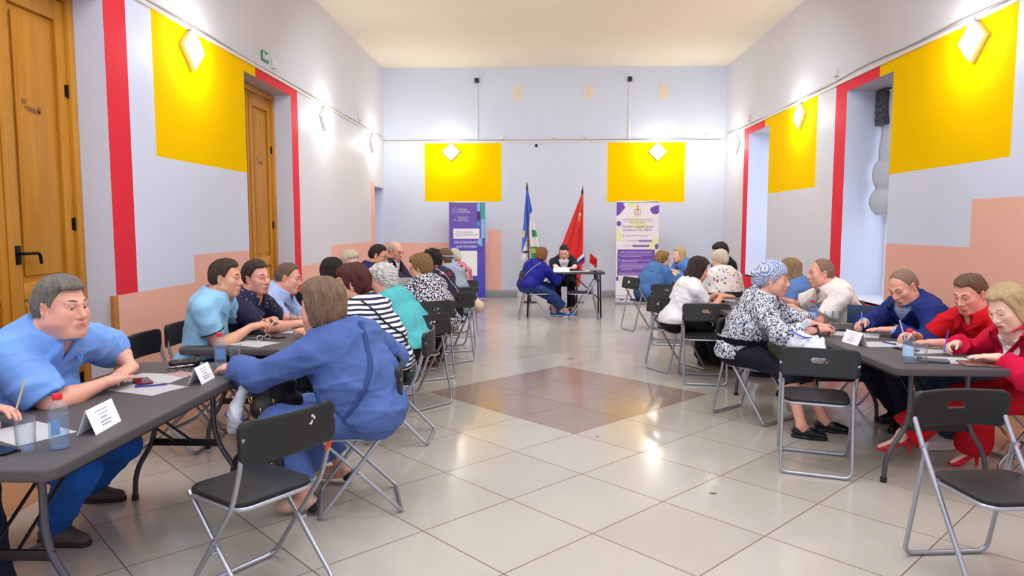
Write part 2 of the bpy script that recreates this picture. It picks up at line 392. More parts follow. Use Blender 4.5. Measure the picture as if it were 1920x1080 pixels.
# --- wood material for the doors
m, t = newmat('door_varnished_wood', .38)
v = t.co((14, 14, .9)); n = t.noise(v, 1.6, 8, 1.2); v2 = t.co((2.2, 2.2, .5)); n2 = t.noise(v2, 1.5, 3)
g = t.mix(n, srgb((150, 88, 16)), srgb((206, 142, 44))); g2 = t.mix(t.m('MULTIPLY', t.m('POWER', n2, 2.5), 1.6), g, srgb((222, 158, 48)))
t.l(g2, t.b.inputs['Base Color']); t.bump(n, .15, .003)
t.b.inputs['Specular IOR Level'].default_value = .35
WOOD = m
WOODK = mat('door_knot_wood', (140, 86, 34), .4, var=.2, vscale=30)
IRON = mat('iron_dark', (34, 30, 30), .4, .8)
GROOVE = mat('door_dark_groove', (78, 42, 12), .6)
def door(n, y0, y1, xp, h, handle):
    r = empty('door_%d' % n, (xp, (y0+y1)/2, 0)); r['kind'] = 'structure'
    def P(bm, a, b, z0, z1, x0, x1, rad=.004): bbox(bm, (x0-xp+xp-0, a-(y0+y1)/2, z0), (x1, b-(y0+y1)/2, z1), rad)
    fr = .07
    bm = bmesh.new(); P(bm, y0, y0+fr, 0, h, -.06, .05); P(bm, y1-fr, y1, 0, h, -.06, .05); P(bm, y0+fr, y1-fr, h-fr, h, -.06, .05); fin('door_frame', bm, WOOD, r)
    mid = (y0+y1)/2
    for (a, b) in ((y0+fr+.004, mid-.004), (mid+.004, y1-fr-.004)):
        bm = bmesh.new(); st = .10
        P(bm, a, a+st, .01, h-fr-.01, -.03, .02); P(bm, b-st, b, .01, h-fr-.01, -.03, .02)
        for (z0, z1) in ((.01, .22), (1.02, 1.14), (h-fr-.16, h-fr-.01)): P(bm, a+st, b-st, z0, z1, -.03, .018)
        # raised panels with moulding
        for (z0, z1) in ((.22, 1.02), (1.14, h-fr-.16)):
            P(bm, a+st, b-st, z0, z1, -.03, -.008, .002)
            P(bm, a+st+.045, b-st-.045, z0+.045, z1-.045, -.008, .010, .012)
        lf = fin('door_leaf', bm, WOOD, r)
        if b > mid+.01:
            bm = bmesh.new()
            for zz in (.35, 1.55, 2.55): tube(bm, [(.022, b+.002-mid, zz-.05), (.022, b+.002-mid, zz+.05)], .011, 10); box(bm, (.018, b-.03-mid, zz-.045), (.022, b-mid, zz+.045))
            fin('hinge', bm, IRON, lf)
            # covering strip on the meeting edge
            bm = bmesh.new(); P(bm, mid-.03, mid+.03, .02, h-fr-.02, .018, .032, .006); fin('meeting_strip', bm, WOOD, lf)
            bm = bmesh.new(); P(bm, a+st-.006, a+st+.003, .2, h-.3, .0172, .0186, .0005); fin('groove', bm, GROOVE, lf)
            # knots
            bm = bmesh.new()
            for (ky, kz, ry, rz, an) in ((.30, 2.35, .085, .018, .15), (.22, 2.40, .03, .02, 0), (.37, 2.36, .022, .02, .4)):
                c_ = [bm.verts.new((.0115, a-mid+ky+ry*math.cos(q)*math.cos(an)+rz*math.sin(q)*math.sin(an), kz-ry*math.cos(q)*math.sin(an)+rz*math.sin(q))) for q in [2*math.pi*i/16 for i in range(16)]]
                bm.faces.new(c_)
            fin('knot', bm, WOODK, lf)
            if handle:
                bm = bmesh.new()
                bbox(bm, (.02, a+.03-mid, 1.27), (.032, a+.085-mid, 1.40), .006)
                tube(bm, fillet([(.03, a+.057-mid, 1.345), (.085, a+.057-mid, 1.345), (.085, a+.19-mid, 1.345), (.085, a+.20-mid, 1.27)], .03), .011, 10)
                h_ = fin('handle', bm, IRON, lf); h_['label'] = 'black iron lever handle'
    return r
door(1, 3.90, 5.40, XL-.28, 3.28, True)
door(2, 8.0, 9.52, XL-.28, 3.275, False)
# --- windows on the right: white frame, glass, and (window 1) a roman blind
WFR = mat('window_frame_white', (232, 234, 240), .35)
GLASS = mat('window_glass', (255, 255, 255), .03, trans=1.0, ior=1.1)
for i, (a, b) in enumerate(((8.22, 9.41), (12.44, 13.62))):
    r = empty('window_%d' % (i+1), (XR+.60, (a+b)/2, .62)); r['kind'] = 'structure'
    hw = (b-a)/2; H_ = 2.65; bm = bmesh.new()
    bbox(bm, (-.05, -hw, 0), (.05, -hw+.08, H_)); bbox(bm, (-.05, hw-.08, 0), (.05, hw, H_)); bbox(bm, (-.05, -hw+.08, 0), (.05, hw-.08, .08)); bbox(bm, (-.05, -hw+.08, H_-.08), (.05, hw-.08, H_))
    bbox(bm, (-.04, -.035, .08), (.04, .035, H_-.08)); bbox(bm, (-.04, -hw+.08, 1.75), (.04, -.035, 1.82)); bbox(bm, (-.04, .035, 1.75), (.04, hw-.08, 1.82))
    fin('window_frame', bm, WFR, r)
    bm = bmesh.new(); quad(bm, (.0, -hw+.08, .08), (.0, hw-.08, .08), (.0, hw-.08, H_-.08), (.0, -hw+.08, H_-.08), 0); fin('pane', bm, GLASS, r, smooth=False)
    bm = bmesh.new(); bbox(bm, (-.60, -hw-.0, -.03), (-.05, hw, .012), .006); fin('window_sill', bm, WFR, r)
# blind (hangs in window 1)
m, t = newmat('blind_fabric', .9); t.b.inputs['Base Color'].default_value = srgb((206, 204, 208)); t.bump(t.noise(t.co(), 300, 2), .3, .002)
root = empty('roman_blind', (XR+.42, 8.82, 1.8), 0, 'off-white gathered roman blind hanging in the near right-hand window recess', 'blind')
bm = bmesh.new(); N = 60; ny = 14
prof = []
for k in range(N+1):
    tt = k/N; z = 1.42-tt*1.55
    bul = .0
    if z < .55: bul = .07*abs(math.sin((z+.13)/.68*math.pi*2))**.7+.02
    prof.append((-(bul+.012*math.sin(tt*16)), z))
rows = []
for (x, z) in prof:
    rows.append([bm.verts.new((x*(1+.2*math.sin(j*1.1)), -.54+1.08*j/ny, z+.012*math.cos(j*.9)*(1 if z < .6 else .2))) for j in range(ny+1)])
for A, B in zip(rows, rows[1:]):
    for j in range(ny): bm.faces.new((A[j], A[j+1], B[j+1], B[j]))
bmesh.ops.solidify(bm, geom=bm.faces[:], thickness=.006)
fin('blind_cloth', bm, m, root, auto=False)
bm = bmesh.new(); tube(bm, [(0, -.56, 1.43), (0, .56, 1.43)], .016, 10); fin('headrail', bm, WFR, root)
bm = bmesh.new(); tube(bm, [(-.09, .45, .2), (-.09, .45, -.35)], .003, 6); fin('cord', bm, WFR, root)
# dark air duct box at the top of window 1
bm = bmesh.new(); bbox(bm, (XR+.36, 9.15, 2.82), (XR+.58, 9.405, 3.26), .008)
for k in range(4): bbox(bm, (XR+.345, 9.18, 2.88+k*.09), (XR+.36, 9.38, 2.92+k*.09), .003)
o = fin('ventilation_box', bm, mat('dark_box', (74, 70, 84), .5)); tag(o, 'dark grey ventilation box under the top of the near right window recess', 'ventilation box')
# ground and sky outside are the world itself
# --- cable run round the hall at 3.4 m with junction boxes
CABW = mat('cable_trunk_white', (226, 222, 214), .4); CABD = mat('cable_grey', (140, 134, 130), .5)
def cable(name, pts, r, mt, label):
    bm = bmesh.new(); tube(bm, pts, r, 8); o = fin(name, bm, mt); tag(o, label, 'cable'); return o
bm = bmesh.new(); bbox(bm, (XL, 1.0, 3.385), (XL+.022, 15.3, 3.42), .004); tag(fin('cable_duct', bm, CABW), 'long white cable duct running along the left wall above the yellow square', 'cable duct')
bm = bmesh.new(); bbox(bm, (XR-.022, 1.0, 3.395), (XR, 15.3, 3.43), .004); tag(fin('cable_duct', bm, CABW), 'long white cable duct running along the right wall above the yellow squares', 'cable duct')
bm = bmesh.new(); bbox(bm, (XL, YB-.022, 3.335), (XR, YB, 3.365), .004); tag(fin('cable_duct', bm, CABW), 'white cable duct running across the back wall above both yellow squares', 'cable duct')
random.seed(3)
cable('cable', [(XL+.012, y, 3.432+.006*math.sin(y*2.1)) for y in np.arange(1, 15.3, .3)], .006, CABD, 'thin grey cable lying on the duct of the left wall')
cable('cable', [(XR-.012, y, 3.455+.02*math.sin(y*.9)+.01*math.sin(y*3)) for y in np.arange(1, 15.3, .3)], .006, CABD, 'thin grey cable drooping along the duct of the right wall')
cable('cable', [(x, YB-.02, 3.378+(.02 if 2.4 < x < 3.4 else 0)*math.sin((x-2.4)*3.1)) for x in np.arange(XL, XR, .15)], .006, CABD, 'thin grey cable lying on the duct of the back wall')
for i, (x, z1) in enumerate(((-1.28, 4.62), (1.96, 4.63))):
    lab = 'left' if i == 0 else 'right'
    bm = bmesh.new(); bbox(bm, (x-.012, YB-.016, 3.365), (x+.012, YB, z1-.04), .002); tag(fin('cable_duct', bm, CABW), 'narrow vertical cable duct rising to the %s black box on the back wall' % lab, 'cable duct')
    bm = bmesh.new(); bbox(bm, (x-.045, YB-.08, z1-.04), (x+.045, YB, z1+.05), .006); box(bm, (x-.02, YB-.084, z1-.02), (x+.02, YB-.079, z1+.02))
    tag(fin('sensor_box', bm, mat('black_plastic_box', (20, 20, 24), .4)), 'small black %s sensor box high on the back wall' % ('left-hand' if i == 0 else 'right-hand'), 'sensor')
VENT = mat('vent_cream', (226, 212, 190), .6); VENTF = mat('vent_frame', (232, 228, 220), .5)
for i, x in enumerate((-.405, 1.105, 2.68)):
    r = empty('vent_cover', (x, YB, 4.365), 0, 'small beige vent cover high on the back wall, %s of three' % ('left', 'middle', 'right')[i], 'vent', 'vent covers on the back wall')
    bm = bmesh.new(); bbox(bm, (-.085, -.012, -.13), (.085, 0, .13), .003); fin('cover_plate', bm, VENT, r)
    bm = bmesh.new()
    for (a_, b_) in (((-.10, -.145), (-.085, .145)), ((.085, -.145), (.10, .145)), ((-.085, -.145), (.085, -.13)), ((-.085, .13), (.085, .145))): bbox(bm, (a_[0], -.016, a_[1]), (b_[0], 0, b_[1]), .002)
    fin('cover_frame', bm, VENTF, r)
# alarm sounders / small junction boxes above the duct
JB = mat('junction_box_white', (222, 220, 222), .4)
jb = [((XL, 8.9, 3.55), 'left wall near the red door lintel'), ((XL, 13.2, 3.54), 'left wall near the far corner'), ((XR, 9.75, 3.58), 'right wall over the near red band'), ((XR, 13.6, 3.56), 'right wall over the far red band'),
      ((-2.68, YB, 3.44), 'back wall left of the first yellow square'), ((-.75, YB, 3.42), 'back wall at the corner of the left yellow square'), ((.38, YB, 3.45), 'back wall above the dome camera'), ((1.04, YB, 3.45), 'back wall left of the second yellow square'), ((3.6, YB, 3.45), 'back wall right of the second yellow square')]
for (p, lb) in jb:
    bm = bmesh.new()
    if p[1] == YB: bbox(bm, (p[0]-.03, YB-.04, p[2]-.03), (p[0]+.03, YB, p[2]+.04), .005); bbox(bm, (p[0]-.006, YB-.012, 3.36), (p[0]+.006, YB, p[2]-.03), .001)
    else:
        s = 1 if p[0] < 0 else -1; xa, xb = sorted((p[0], p[0]+s*.045)); bbox(bm, (xa, p[1]-.05, p[2]-.05), (xb, p[1]+.05, p[2]+.06), .006); xa, xb = sorted((p[0], p[0]+s*.01)); bbox(bm, (xa, p[1]-.006, 3.42), (xb, p[1]+.006, p[2]-.05), .001)
    tag(fin('junction_box', bm, JB), 'small white junction box on the %s' % lb, 'junction box')
# green emergency sign above door 2
bm = bmesh.new(); bbox(bm, (XL, 8.52, 3.52), (XL+.02, 8.72, 3.64), .004); r = fin('exit_sign', bm, mat('sign_green', (30, 132, 92), .4)); tag(r, 'small green and white sign above the recessed wooden door on the left', 'sign')
bm = bmesh.new(); 
for (a_, b_, c_, d_) in ((8.54, 8.58, 3.54, 3.62), (8.60, 8.64, 3.54, 3.60), (8.66, 8.70, 3.55, 3.62)): box(bm, (XL+.0205, a_, c_), (XL+.0215, b_, d_))
fin('pictogram', bm, mat('sign_white', (235, 240, 238), .5), r)
# dome camera under the back duct
r = empty('dome_camera', (-.01, YB, 3.26), 0, 'small dark dome security camera under the cable duct on the back wall', 'security camera')
bm = bmesh.new(); lathe(bm, [(.045, 0), (.045, .02), (.04, .025)], 20, Matrix.Rotation(math.pi/2, 4, 'X')); fin('camera_base', bm, JB, r)
bm = bmesh.new(); lathe(bm, [(.036, .025), (.034, .045), (.024, .06), (.001, .068)], 20, Matrix.Rotation(math.pi/2, 4, 'X')); fin('dome', bm, mat('dome_black', (40, 36, 36), .15), r)
# --- diamond wall lamps
LGLOW = mat('lamp_glow', (255, 250, 240), .4, emit=9.0)
LRIM = mat('lamp_rim', (220, 222, 226), .3, .4)
def lamp(p, nrm, label):
    ang = {'L': 0, 'R': math.pi, 'B': -math.pi/2}[nrm]
    r = empty('diamond_wall_lamp', p, ang, label, 'wall lamp', 'diamond wall lamps')
    h = .195
    bm = bmesh.new(); out = []
    for (s, x) in ((h, 0), (h, .05), (h-.02, .062)):
        out.append([bm.verts.new((x, s*c, s*d)) for (c, d) in ((1, 0), (0, 1), (-1, 0), (0, -1))])
    for A, B in zip(out, out[1:]):
        for k in range(4): bm.faces.new((A[k], A[(k+1) % 4], B[(k+1) % 4], B[k]))
    fin('lamp_rim', bm, LRIM, r, smooth=False)
    bm = bmesh.new(); s = h-.012; A = [bm.verts.new((.058, s*c, s*d)) for (c, d) in ((1, 0), (0, 1), (-1, 0), (0, -1))]; B = [bm.verts.new((.072, (s-.03)*c, (s-.03)*d)) for (c, d) in ((1, 0), (0, 1), (-1, 0), (0, -1))]
    for k in range(4): bm.faces.new((A[k], A[(k+1) % 4], B[(k+1) % 4], B[k]))
    bm.faces.new(B); fin('glowing_diffuser', bm, LGLOW, r, smooth=False)
    l = bpy.data.lights.new('diamond_lamp_light', 'POINT'); l.shadow_soft_size = .10; l.energy = LP; l.color = (1, .97, .92)
    lo = bpy.data.objects.new('diamond_lamp_light', l); COL.objects.link(lo); lo.parent = r; lo.location = (.20, 0, 0)
LP = 22
for (p, n_, lb) in (((XL, 6.75, 3.205), 'L', 'glowing white diamond lamp on the large left yellow square'), ((XL, 10.96, 3.20), 'L', 'glowing white diamond lamp on the left wall past the red door frame'),
                 ((XL, 14.18, 3.20), 'L', 'glowing white diamond lamp on the left wall in the far corner'),
                 ((XL, 2.54, 3.205), 'L', 'glowing white diamond lamp on the left wall beside the camera'), ((XR, 2.50, 3.22), 'R', 'glowing white diamond lamp on the right wall beside the camera'),
                 ((XR, 6.73, 3.22), 'R', 'glowing white diamond lamp on the large right yellow square'), ((XR, 10.98, 3.20), 'R', 'glowing white diamond lamp on the smaller right yellow square'),
                 ((XR, 14.4, 3.17), 'R', 'glowing white diamond lamp on the right wall in the far corner'),
                 ((-1.84, YB, 3.13), 'B', 'glowing white diamond lamp on the left yellow square of the back wall'), ((2.57, YB, 3.12), 'B', 'glowing white diamond lamp on the right yellow square of the back wall')):
    lamp(p, n_, lb)
# ================================================================== FURNITURE
PLAST = mat('black_plastic', (30, 31, 34), .42, bump=.25, bscale=500)
TUBEM = mat('silver_tube', (172, 176, 188), .32, .75)
TUBED = mat('dark_tube', (40, 38, 40), .4, .5)
TTOP = mat('table_top_charcoal', (80, 75, 78), .5, bump=.4, bscale=700)
TEDGE = mat('table_edge', (48, 46, 50), .5)
STICK = mat('orange_sticker', (226, 84, 36), .5)
def chair_back(z0, z1, wd, hole, M=None):
    """curved plastic back panel, with or without the oval grip hole"""
    bm = bmesh.new(); N = 48; h = (z1-z0)
    def outl(s, hw, hh, r, cx=0, cz=0):
        P = rrect(hw*2*s, hh*2*s, r*s, 7); Q = []
        for i in range(len(P)):
            a, b = P[i], P[(i+1) % len(P)]; m_ = 12 if i % 8 == 7 else 1
            for k in range(m_): Q.append((a[0]+(b[0]-a[0])*k/m_+cx, a[1]+(b[1]-a[1])*k/m_+cz))
        return Q
    O = outl(1, wd/2, h/2, .035); I = outl(1, .048, .017, .0165, 0, .012) if hole else outl(1, .002, .002, .001)
    n = len(O); sides = []
    for yo in (-.009, .009):
        rings = []
        for k in range(13):
            t = k/12; R = []
            for (a, b) in zip(O, I):
                x = a[0]*(1-t)+b[0]*t; z = a[1]*(1-t)+b[1]*t
                y = yo*(1 if 0 < k else .6)*(1+1.0*max(0, min(1, (abs(x)/(wd/2)-.80)/.08)))-.035*(1-(x/(wd/2))**2)
                R.append(bm.verts.new((x, y, z+(z0+z1)/2)))
            rings.append(R)
        sides.append(rings)
        for A, B in zip(rings, rings[1:]):
            for k in range(n):
                f = (A[k], A[(k+1) % n], B[(k+1) % n], B[k]); bm.faces.new(f if yo > 0 else f[::-1])
        if not hole: bm.faces.new(rings[-1])
    for idx_ in ((0, -1) if hole else (0,)):
        A, B = sides[0][idx_], sides[1][idx_]
        for k in range(n): bm.faces.new((A[k], A[(k+1) % n], B[(k+1) % n], B[k]))
    return bm
def make_chair(kind, label, group=None):
    r = empty('folding_chair', (0, 0, 0), 0, label, 'chair', group)
    w = .215
    def uframe(a, b, pts_side, rad=.0115):
        """tube frame: side points mirrored, joined by the floor bar"""
        L = [Vector((-w, y, z)) for (y, z) in pts_side]; R_ = [Vector((w, y, z)) for (y, z) in reversed(pts_side)]
        return fillet(L+R_, .05, 6)
    if kind == 'A':
        bm = bmesh.new(); tube(bm, uframe(0, 0, [(-.222, .70), (-.135, .555), (.235, .0125)]),   .0115, 14); fin('back_frame', bm, TUBEM, r)
        bm = bmesh.new(); tube(bm, [Vector((x*.94, y, z)) for x, y, z in fillet([(-w, -.128, .575), (-w, -.25, .0125), (w, -.25, .0125), (w, -.128, .575)], .05, 6)], .0105, 14); fin('rear_leg_frame', bm, TUBEM, r)
        b = chair_back(.615, .79, .455, True); bmesh.ops.transform(b, matrix=Matrix.Translation((0, -.225, 0)) @ Matrix.Rotation(-.18, 4, 'X') @ Matrix.Translation((0, 0, 0)), verts=b.verts)
        # keep the panel at its height after tilting about the origin
        bmesh.ops.translate(b, verts=b.verts, vec=(0, -.70*math.sin(.18)+.02, .70*(1-math.cos(.18))))
        fin('backrest', b, PLAST, r)
    else:
        bm = bmesh.new(); tube(bm, uframe(0, 0, [(-.215, .74), (-.185, .60), (-.13, .45), (.21, .0125)]),   .0115, 14, flat=.8); fin('back_frame', bm, TUBEM, r)
        bm = bmesh.new(); tube(bm, [Vector((x*.92, y, z)) for x, y, z in fillet([(-w, .20, .44), (-w, -.22, .0125), (w, -.22, .0125), (w, .20, .44)], .04, 6)], .0105, 14); fin('rear_leg_frame', bm, TUBEM, r)
        b = chair_back(.63, .80, .455, False); bmesh.ops.transform(b, matrix=Matrix.Translation((0, -.205, 0)), verts=b.verts)
        fin('backrest', b, PLAST, r)
    # seat
    bm = bmesh.new(); o_ = rrect(.385, .37, .07, 8, 0, .055)
    slab(bm, o_, .428, .452, .009)
    for v in bm.verts:
        if v.co.z > .445: v.co.z -= .012*max(0, 1-(v.co.x/.16)**2)*max(0, 1-((v.co.y-.06)/.16)**2)
    s = fin('seat', bm, PLAST, r)
    bm = bmesh.new(); tube(bm, [(x, y, .425) for x, y in rrect(.40, .385, .075, 6, 0, .055)], .008, 8, closed=True); fin('seat_rim', bm, TUBEM, r)
    if kind == 'A':
        bm = bmesh.new(); tube(bm, [(-w*.97, -.055, .436), (w*.97, -.055, .436)], .006, 8); fin('seat_rod', bm, TUBEM, r)
    for sx in (-1, 1): bm = bmesh.new(); tube(bm, [(sx*(w-.016), -.13 if kind == 'A' else 0, .56 if kind == 'A' else .235), (sx*(w+.016), -.13 if kind == 'A' else 0, .56 if kind == 'A' else .235)], .007, 8); fin('pivot_bolt', bm, TUBEM, r)
    remember(r); return r
CH = {}
def place_chair(kind, x, y, head, label, sticker=None, marks=False, group='black folding chairs'):
    if kind not in CH: c = CH[kind] = make_chair(kind, label, group)
    else: c = copy_tree(CH[kind]); c['label'] = label
    c.location = (x, y, 0); c.rotation_euler = (0, 0, math.radians(head-90))
    return c
def make_table(label, l=1.83, wd=.74):
    r = empty('folding_table', (0, 0, 0), 0, label, 'table', 'black folding tables in two rows')
    bm = bmesh.new(); slab(bm, rrect(wd, l, .05, 8), .695, .74, .010, 3); fin('table_top', bm, TTOP, r)
    bm = bmesh.new(); 
    for sx in (-1, 1): bbox(bm, (sx*.30-.012, -l/2+.12, .662), (sx*.30+.012, l/2-.12, .697), .003)
    fin('rail', bm, TUBED, r)
    for sy in (-1, 1):
        y = sy*(l/2-.24); lg = bmesh.new()
        for sx in (-1, 1):
            tube(lg, fillet([(sx*.165, y, .69), (sx*.165, y, .36), (sx*.29, y, .17), (sx*.30, y, .0)], .12, 8), .0145, 10)
        lf = fin('leg_frame', lg, TUBEG, r)
        bm = bmesh.new(); bbox(bm, (-.20, y-.008, .315), (.20, y+.008, .355), .003); fin('crossbar', bm, TUBED, lf)
        bm = bmesh.new(); tube(bm, fillet([(-.05, y, .335), (-.05, y-sy*.42, .62), (-.05, y-sy*.46, .68)], .03), .007, 8); tube(bm, fillet([(.05, y, .335), (.05, y-sy*.42, .62), (.05, y-sy*.46, .68)], .03), .007, 8); fin('brace', bm, TUBED, lf)
        for sx in (-1, 1): bm = bmesh.new(); tube(bm, [(sx*.30, y, 0), (sx*.2995, y, .03)], .019, 10); fin('foot_cap', bm, PLAST, lf)
    remember(r); return r
TUBEG = mat('graphite_tube', (88, 88, 96), .35, .6)
T0 = None
def place_table(x, y, label, rz=0):
    global T0
    if T0 is None: c = T0 = make_table(label)
    else: c = copy_tree(T0); c['label'] = label
    c.location = (x, y, 0); c.rotation_euler = (0, 0, math.radians(rz)); return c
place_table(-1.95, 3.09, 'charcoal folding table nearest the camera on the left, with two bottles')
place_table(-1.97, 5.36, 'second charcoal folding table of the left row, beside the man in the light blue polo')
place_table(-1.87, 7.42, 'third charcoal folding table of the left row')
place_table(-1.72, 9.35, 'farthest charcoal folding table of the left row, before the plum suit')
place_table(2.39, 4.87, 'charcoal folding table nearest the camera on the right, under the folded name card')
place_table(2.12, 7.05, 'second charcoal folding table of the right row, in front of the brunette woman in white')
place_table(2.35, 9.15, 'third charcoal folding table of the right row, in front of the woman with floral top')
place_table(2.35, 11.1, 'farthest charcoal folding table of the right row, by the denim jacket')
# desk at the back: trestle table with slim metal legs
r = empty('desk', (.47, 12.08, 0), 0, 'dark narrow folding table at the back with the small flags on it', 'table')
bm = bmesh.new(); slab(bm, rrect(1.36, .60, .02, 4), .735, .77, .006, 2); fin('desk_top', bm, mat('desk_top_dark', (58, 54, 60), .45), r)
for sx in (-1, 1):
    bm = bmesh.new(); x = sx*.60
    tube(bm, fillet([(x, -.22, .735), (x+sx*.02, -.24, .0)], .03), .014, 8); tube(bm, fillet([(x, .22, .735), (x+sx*.02, .24, 0)], .03), .014, 8); tube(bm, [(x, -.22, .30), (x, .22, .30)], .009, 8)
    lf = fin('desk_leg', bm, TUBED, r)
    bm = bmesh.new(); tube(bm, [(x, 0, .30), (x-sx*.45, 0, .71)], .009, 8); fin('brace', bm, TUBED, lf)
# ================================================================== IMPLICIT-SURFACE MODELLER FOR PEOPLE
f4 = np.float32
def A3(v): return np.array(v, dtype=np.float64)
def unit(v): v = A3(v); return v/(np.linalg.norm(v)+1e-12)
def rc(a, b, ra, rb, k=.03, op=1, sq=None):
    """tapered capsule; sq=(axis, factor) squashes it along an axis"""
    a, b = A3(a), A3(b); ab = b-a; L2 = float(ab@ab)+1e-12
    def fn(x, y, z):
        px, py, pz = x-f4(a[0]), y-f4(a[1]), z-f4(a[2])
        t = np.clip((px*f4(ab[0])+py*f4(ab[1])+pz*f4(ab[2]))/f4(L2), 0, 1)
        dx, dy, dz = px-t*f4(ab[0]), py-t*f4(ab[1]), pz-t*f4(ab[2])
        if sq is not None:
            n = sq[0]; q = dx*f4(n[0])+dy*f4(n[1])+dz*f4(n[2]); e = f4(1/sq[1]-1)
            dx, dy, dz = dx+q*e*f4(n[0]), dy+q*e*f4(n[1]), dz+q*e*f4(n[2])
        return np.sqrt(dx*dx+dy*dy+dz*dz)-(f4(ra)+t*f4(rb-ra))
    return (fn, (a+b)/2, math.sqrt(L2)/2+max(ra, rb), k, op)
def el(c, r, R=None, k=.03, op=1):
    c = A3(c); r = np.maximum(A3(r), 1e-4); R = np.eye(3) if R is None else np.array(R)
    def fn(x, y, z):
        px, py, pz = x-f4(c[0]), y-f4(c[1]), z-f4(c[2])
        q = [(px*f4(R[0, i])+py*f4(R[1, i])+pz*f4(R[2, i])) for i in range(3)]
        k0 = np.sqrt(sum((q[i]/f4(r[i]))**2 for i in range(3))); k1 = np.sqrt(sum((q[i]/f4(r[i]**2))**2 for i in range(3)))
        return k0*(k0-1)/np.maximum(k1, f4(1e-6))
    return (fn, c, float(r.max()), k, op)
def trim(p, pt, n, soft=0):
    """keep the part of primitive p behind the plane (pt, n)"""
    fn, c, r, k, op = p; pt = A3(pt); n = unit(n); d0 = float(pt@n)
    def g(x, y, z): return np.maximum(fn(x, y, z), x*f4(n[0])+y*f4(n[1])+z*f4(n[2])-f4(d0))
    return (g, c, r, k, op)
def field(prims, t0, R, lo, n, h, mar=.07):
    """evaluate the primitives on a grid in the frame (t0, R); local prims only touch their own sub-grid"""
    F = np.full(n, .25, f4)
    ax = [lo[i]+h*np.arange(n[i]) for i in range(3)]
    for (fn, c, r, k, op) in prims:
        cg = R.T@(c-t0); m = r+(mar if op == 1 else .03)
        s = []
        for i in range(3):
            a = max(0, int((cg[i]-m-lo[i])/h)); b = min(n[i], int((cg[i]+m-lo[i])/h)+2)
            s.append(slice(a, b))
        if any(q.start >= q.stop for q in s): continue
        gx, gy, gz = [ax[i][s[i]].astype(f4) for i in range(3)]
        gx = gx[:, None, None]; gy = gy[None, :, None]; gz = gz[None, None, :]
        x, y, z = [f4(R[i, 0])*gx+f4(R[i, 1])*gy+f4(R[i, 2])*gz+f4(t0[i]) for i in range(3)]
        d = fn(x, y, z).astype(f4); sub = F[tuple(s)]
        if op == 1:
            hh = np.clip(.5+.5*(sub-d)/f4(k), 0, 1); F[tuple(s)] = sub*(1-hh)+d*hh-f4(k)*hh*(1-hh)
        else:
            hh = np.clip(.5-.5*(sub+d)/f4(k), 0, 1); F[tuple(s)] = sub*(1-hh)-d*hh+f4(k)*hh*(1-hh)
    return F, ax
def surfnet(F, lo, h):
    nx, ny, nz = F.shape; C = np.zeros((nx-1, ny-1, nz-1), np.int16); Sx = np.zeros((nx-1, ny-1, nz-1, 3), f4); ins = F < 0
    quads = []; cross = []
    for ax in range(3):
        sl0 = [slice(None)]*3; sl1 = [slice(None)]*3; sl0[ax] = slice(0, -1); sl1[ax] = slice(1, None)
        a, b = F[tuple(sl0)], F[tuple(sl1)]; m = ins[tuple(sl0)] != ins[tuple(sl1)]
        I = np.argwhere(m)
        if len(I) == 0: continue
        av, bv = a[m], b[m]; t = av/(av-bv)
        P = I.astype(f4); P[:, ax] += t
        o1, o2 = [i for i in range(3) if i != ax]
        for d1 in (0, 1):
            for d2 in (0, 1):
                J = I.copy(); J[:, o1] -= d1; J[:, o2] -= d2
                ok = (J[:, o1] >= 0) & (J[:, o2] >= 0) & (J[:, o1] < C.shape[o1]) & (J[:, o2] < C.shape[o2])
                Jk = J[ok]; np.add.at(C, (Jk[:, 0], Jk[:, 1], Jk[:, 2]), 1)
                np.add.at(Sx, (Jk[:, 0], Jk[:, 1], Jk[:, 2]), P[ok])
        cross.append((ax, o1, o2, I, av < 0))
    vi = -np.ones(C.shape, np.int64); W = np.argwhere(C > 0)
    if len(W) == 0: return np.zeros((0, 3)), np.zeros((0, 4), int)
    vi[W[:, 0], W[:, 1], W[:, 2]] = np.arange(len(W))
    V = Sx[W[:, 0], W[:, 1], W[:, 2]]/C[W[:, 0], W[:, 1], W[:, 2]][:, None]
    V = V.astype(np.float64)*h+np.array(lo)
    for (ax, o1, o2, I, neg) in cross:
        ok = (I[:, o1] > 0) & (I[:, o2] > 0) & (I[:, o1] < C.shape[o1]) & (I[:, o2] < C.shape[o2])
        I = I[ok]; neg = neg[ok]; q = []
        for (d1, d2) in ((1, 1), (0, 1), (0, 0), (1, 0)):
            J = I.copy(); J[:, o1] -= d1; J[:, o2] -= d2; q.append(vi[J[:, 0], J[:, 1], J[:, 2]])
        Q = np.stack(q, 1); flip = neg if ax != 1 else ~neg
        Q[~flip] = Q[~flip][:, ::-1]; quads.append(Q)
    return V, np.concatenate(quads) if quads else np.zeros((0, 4), int)
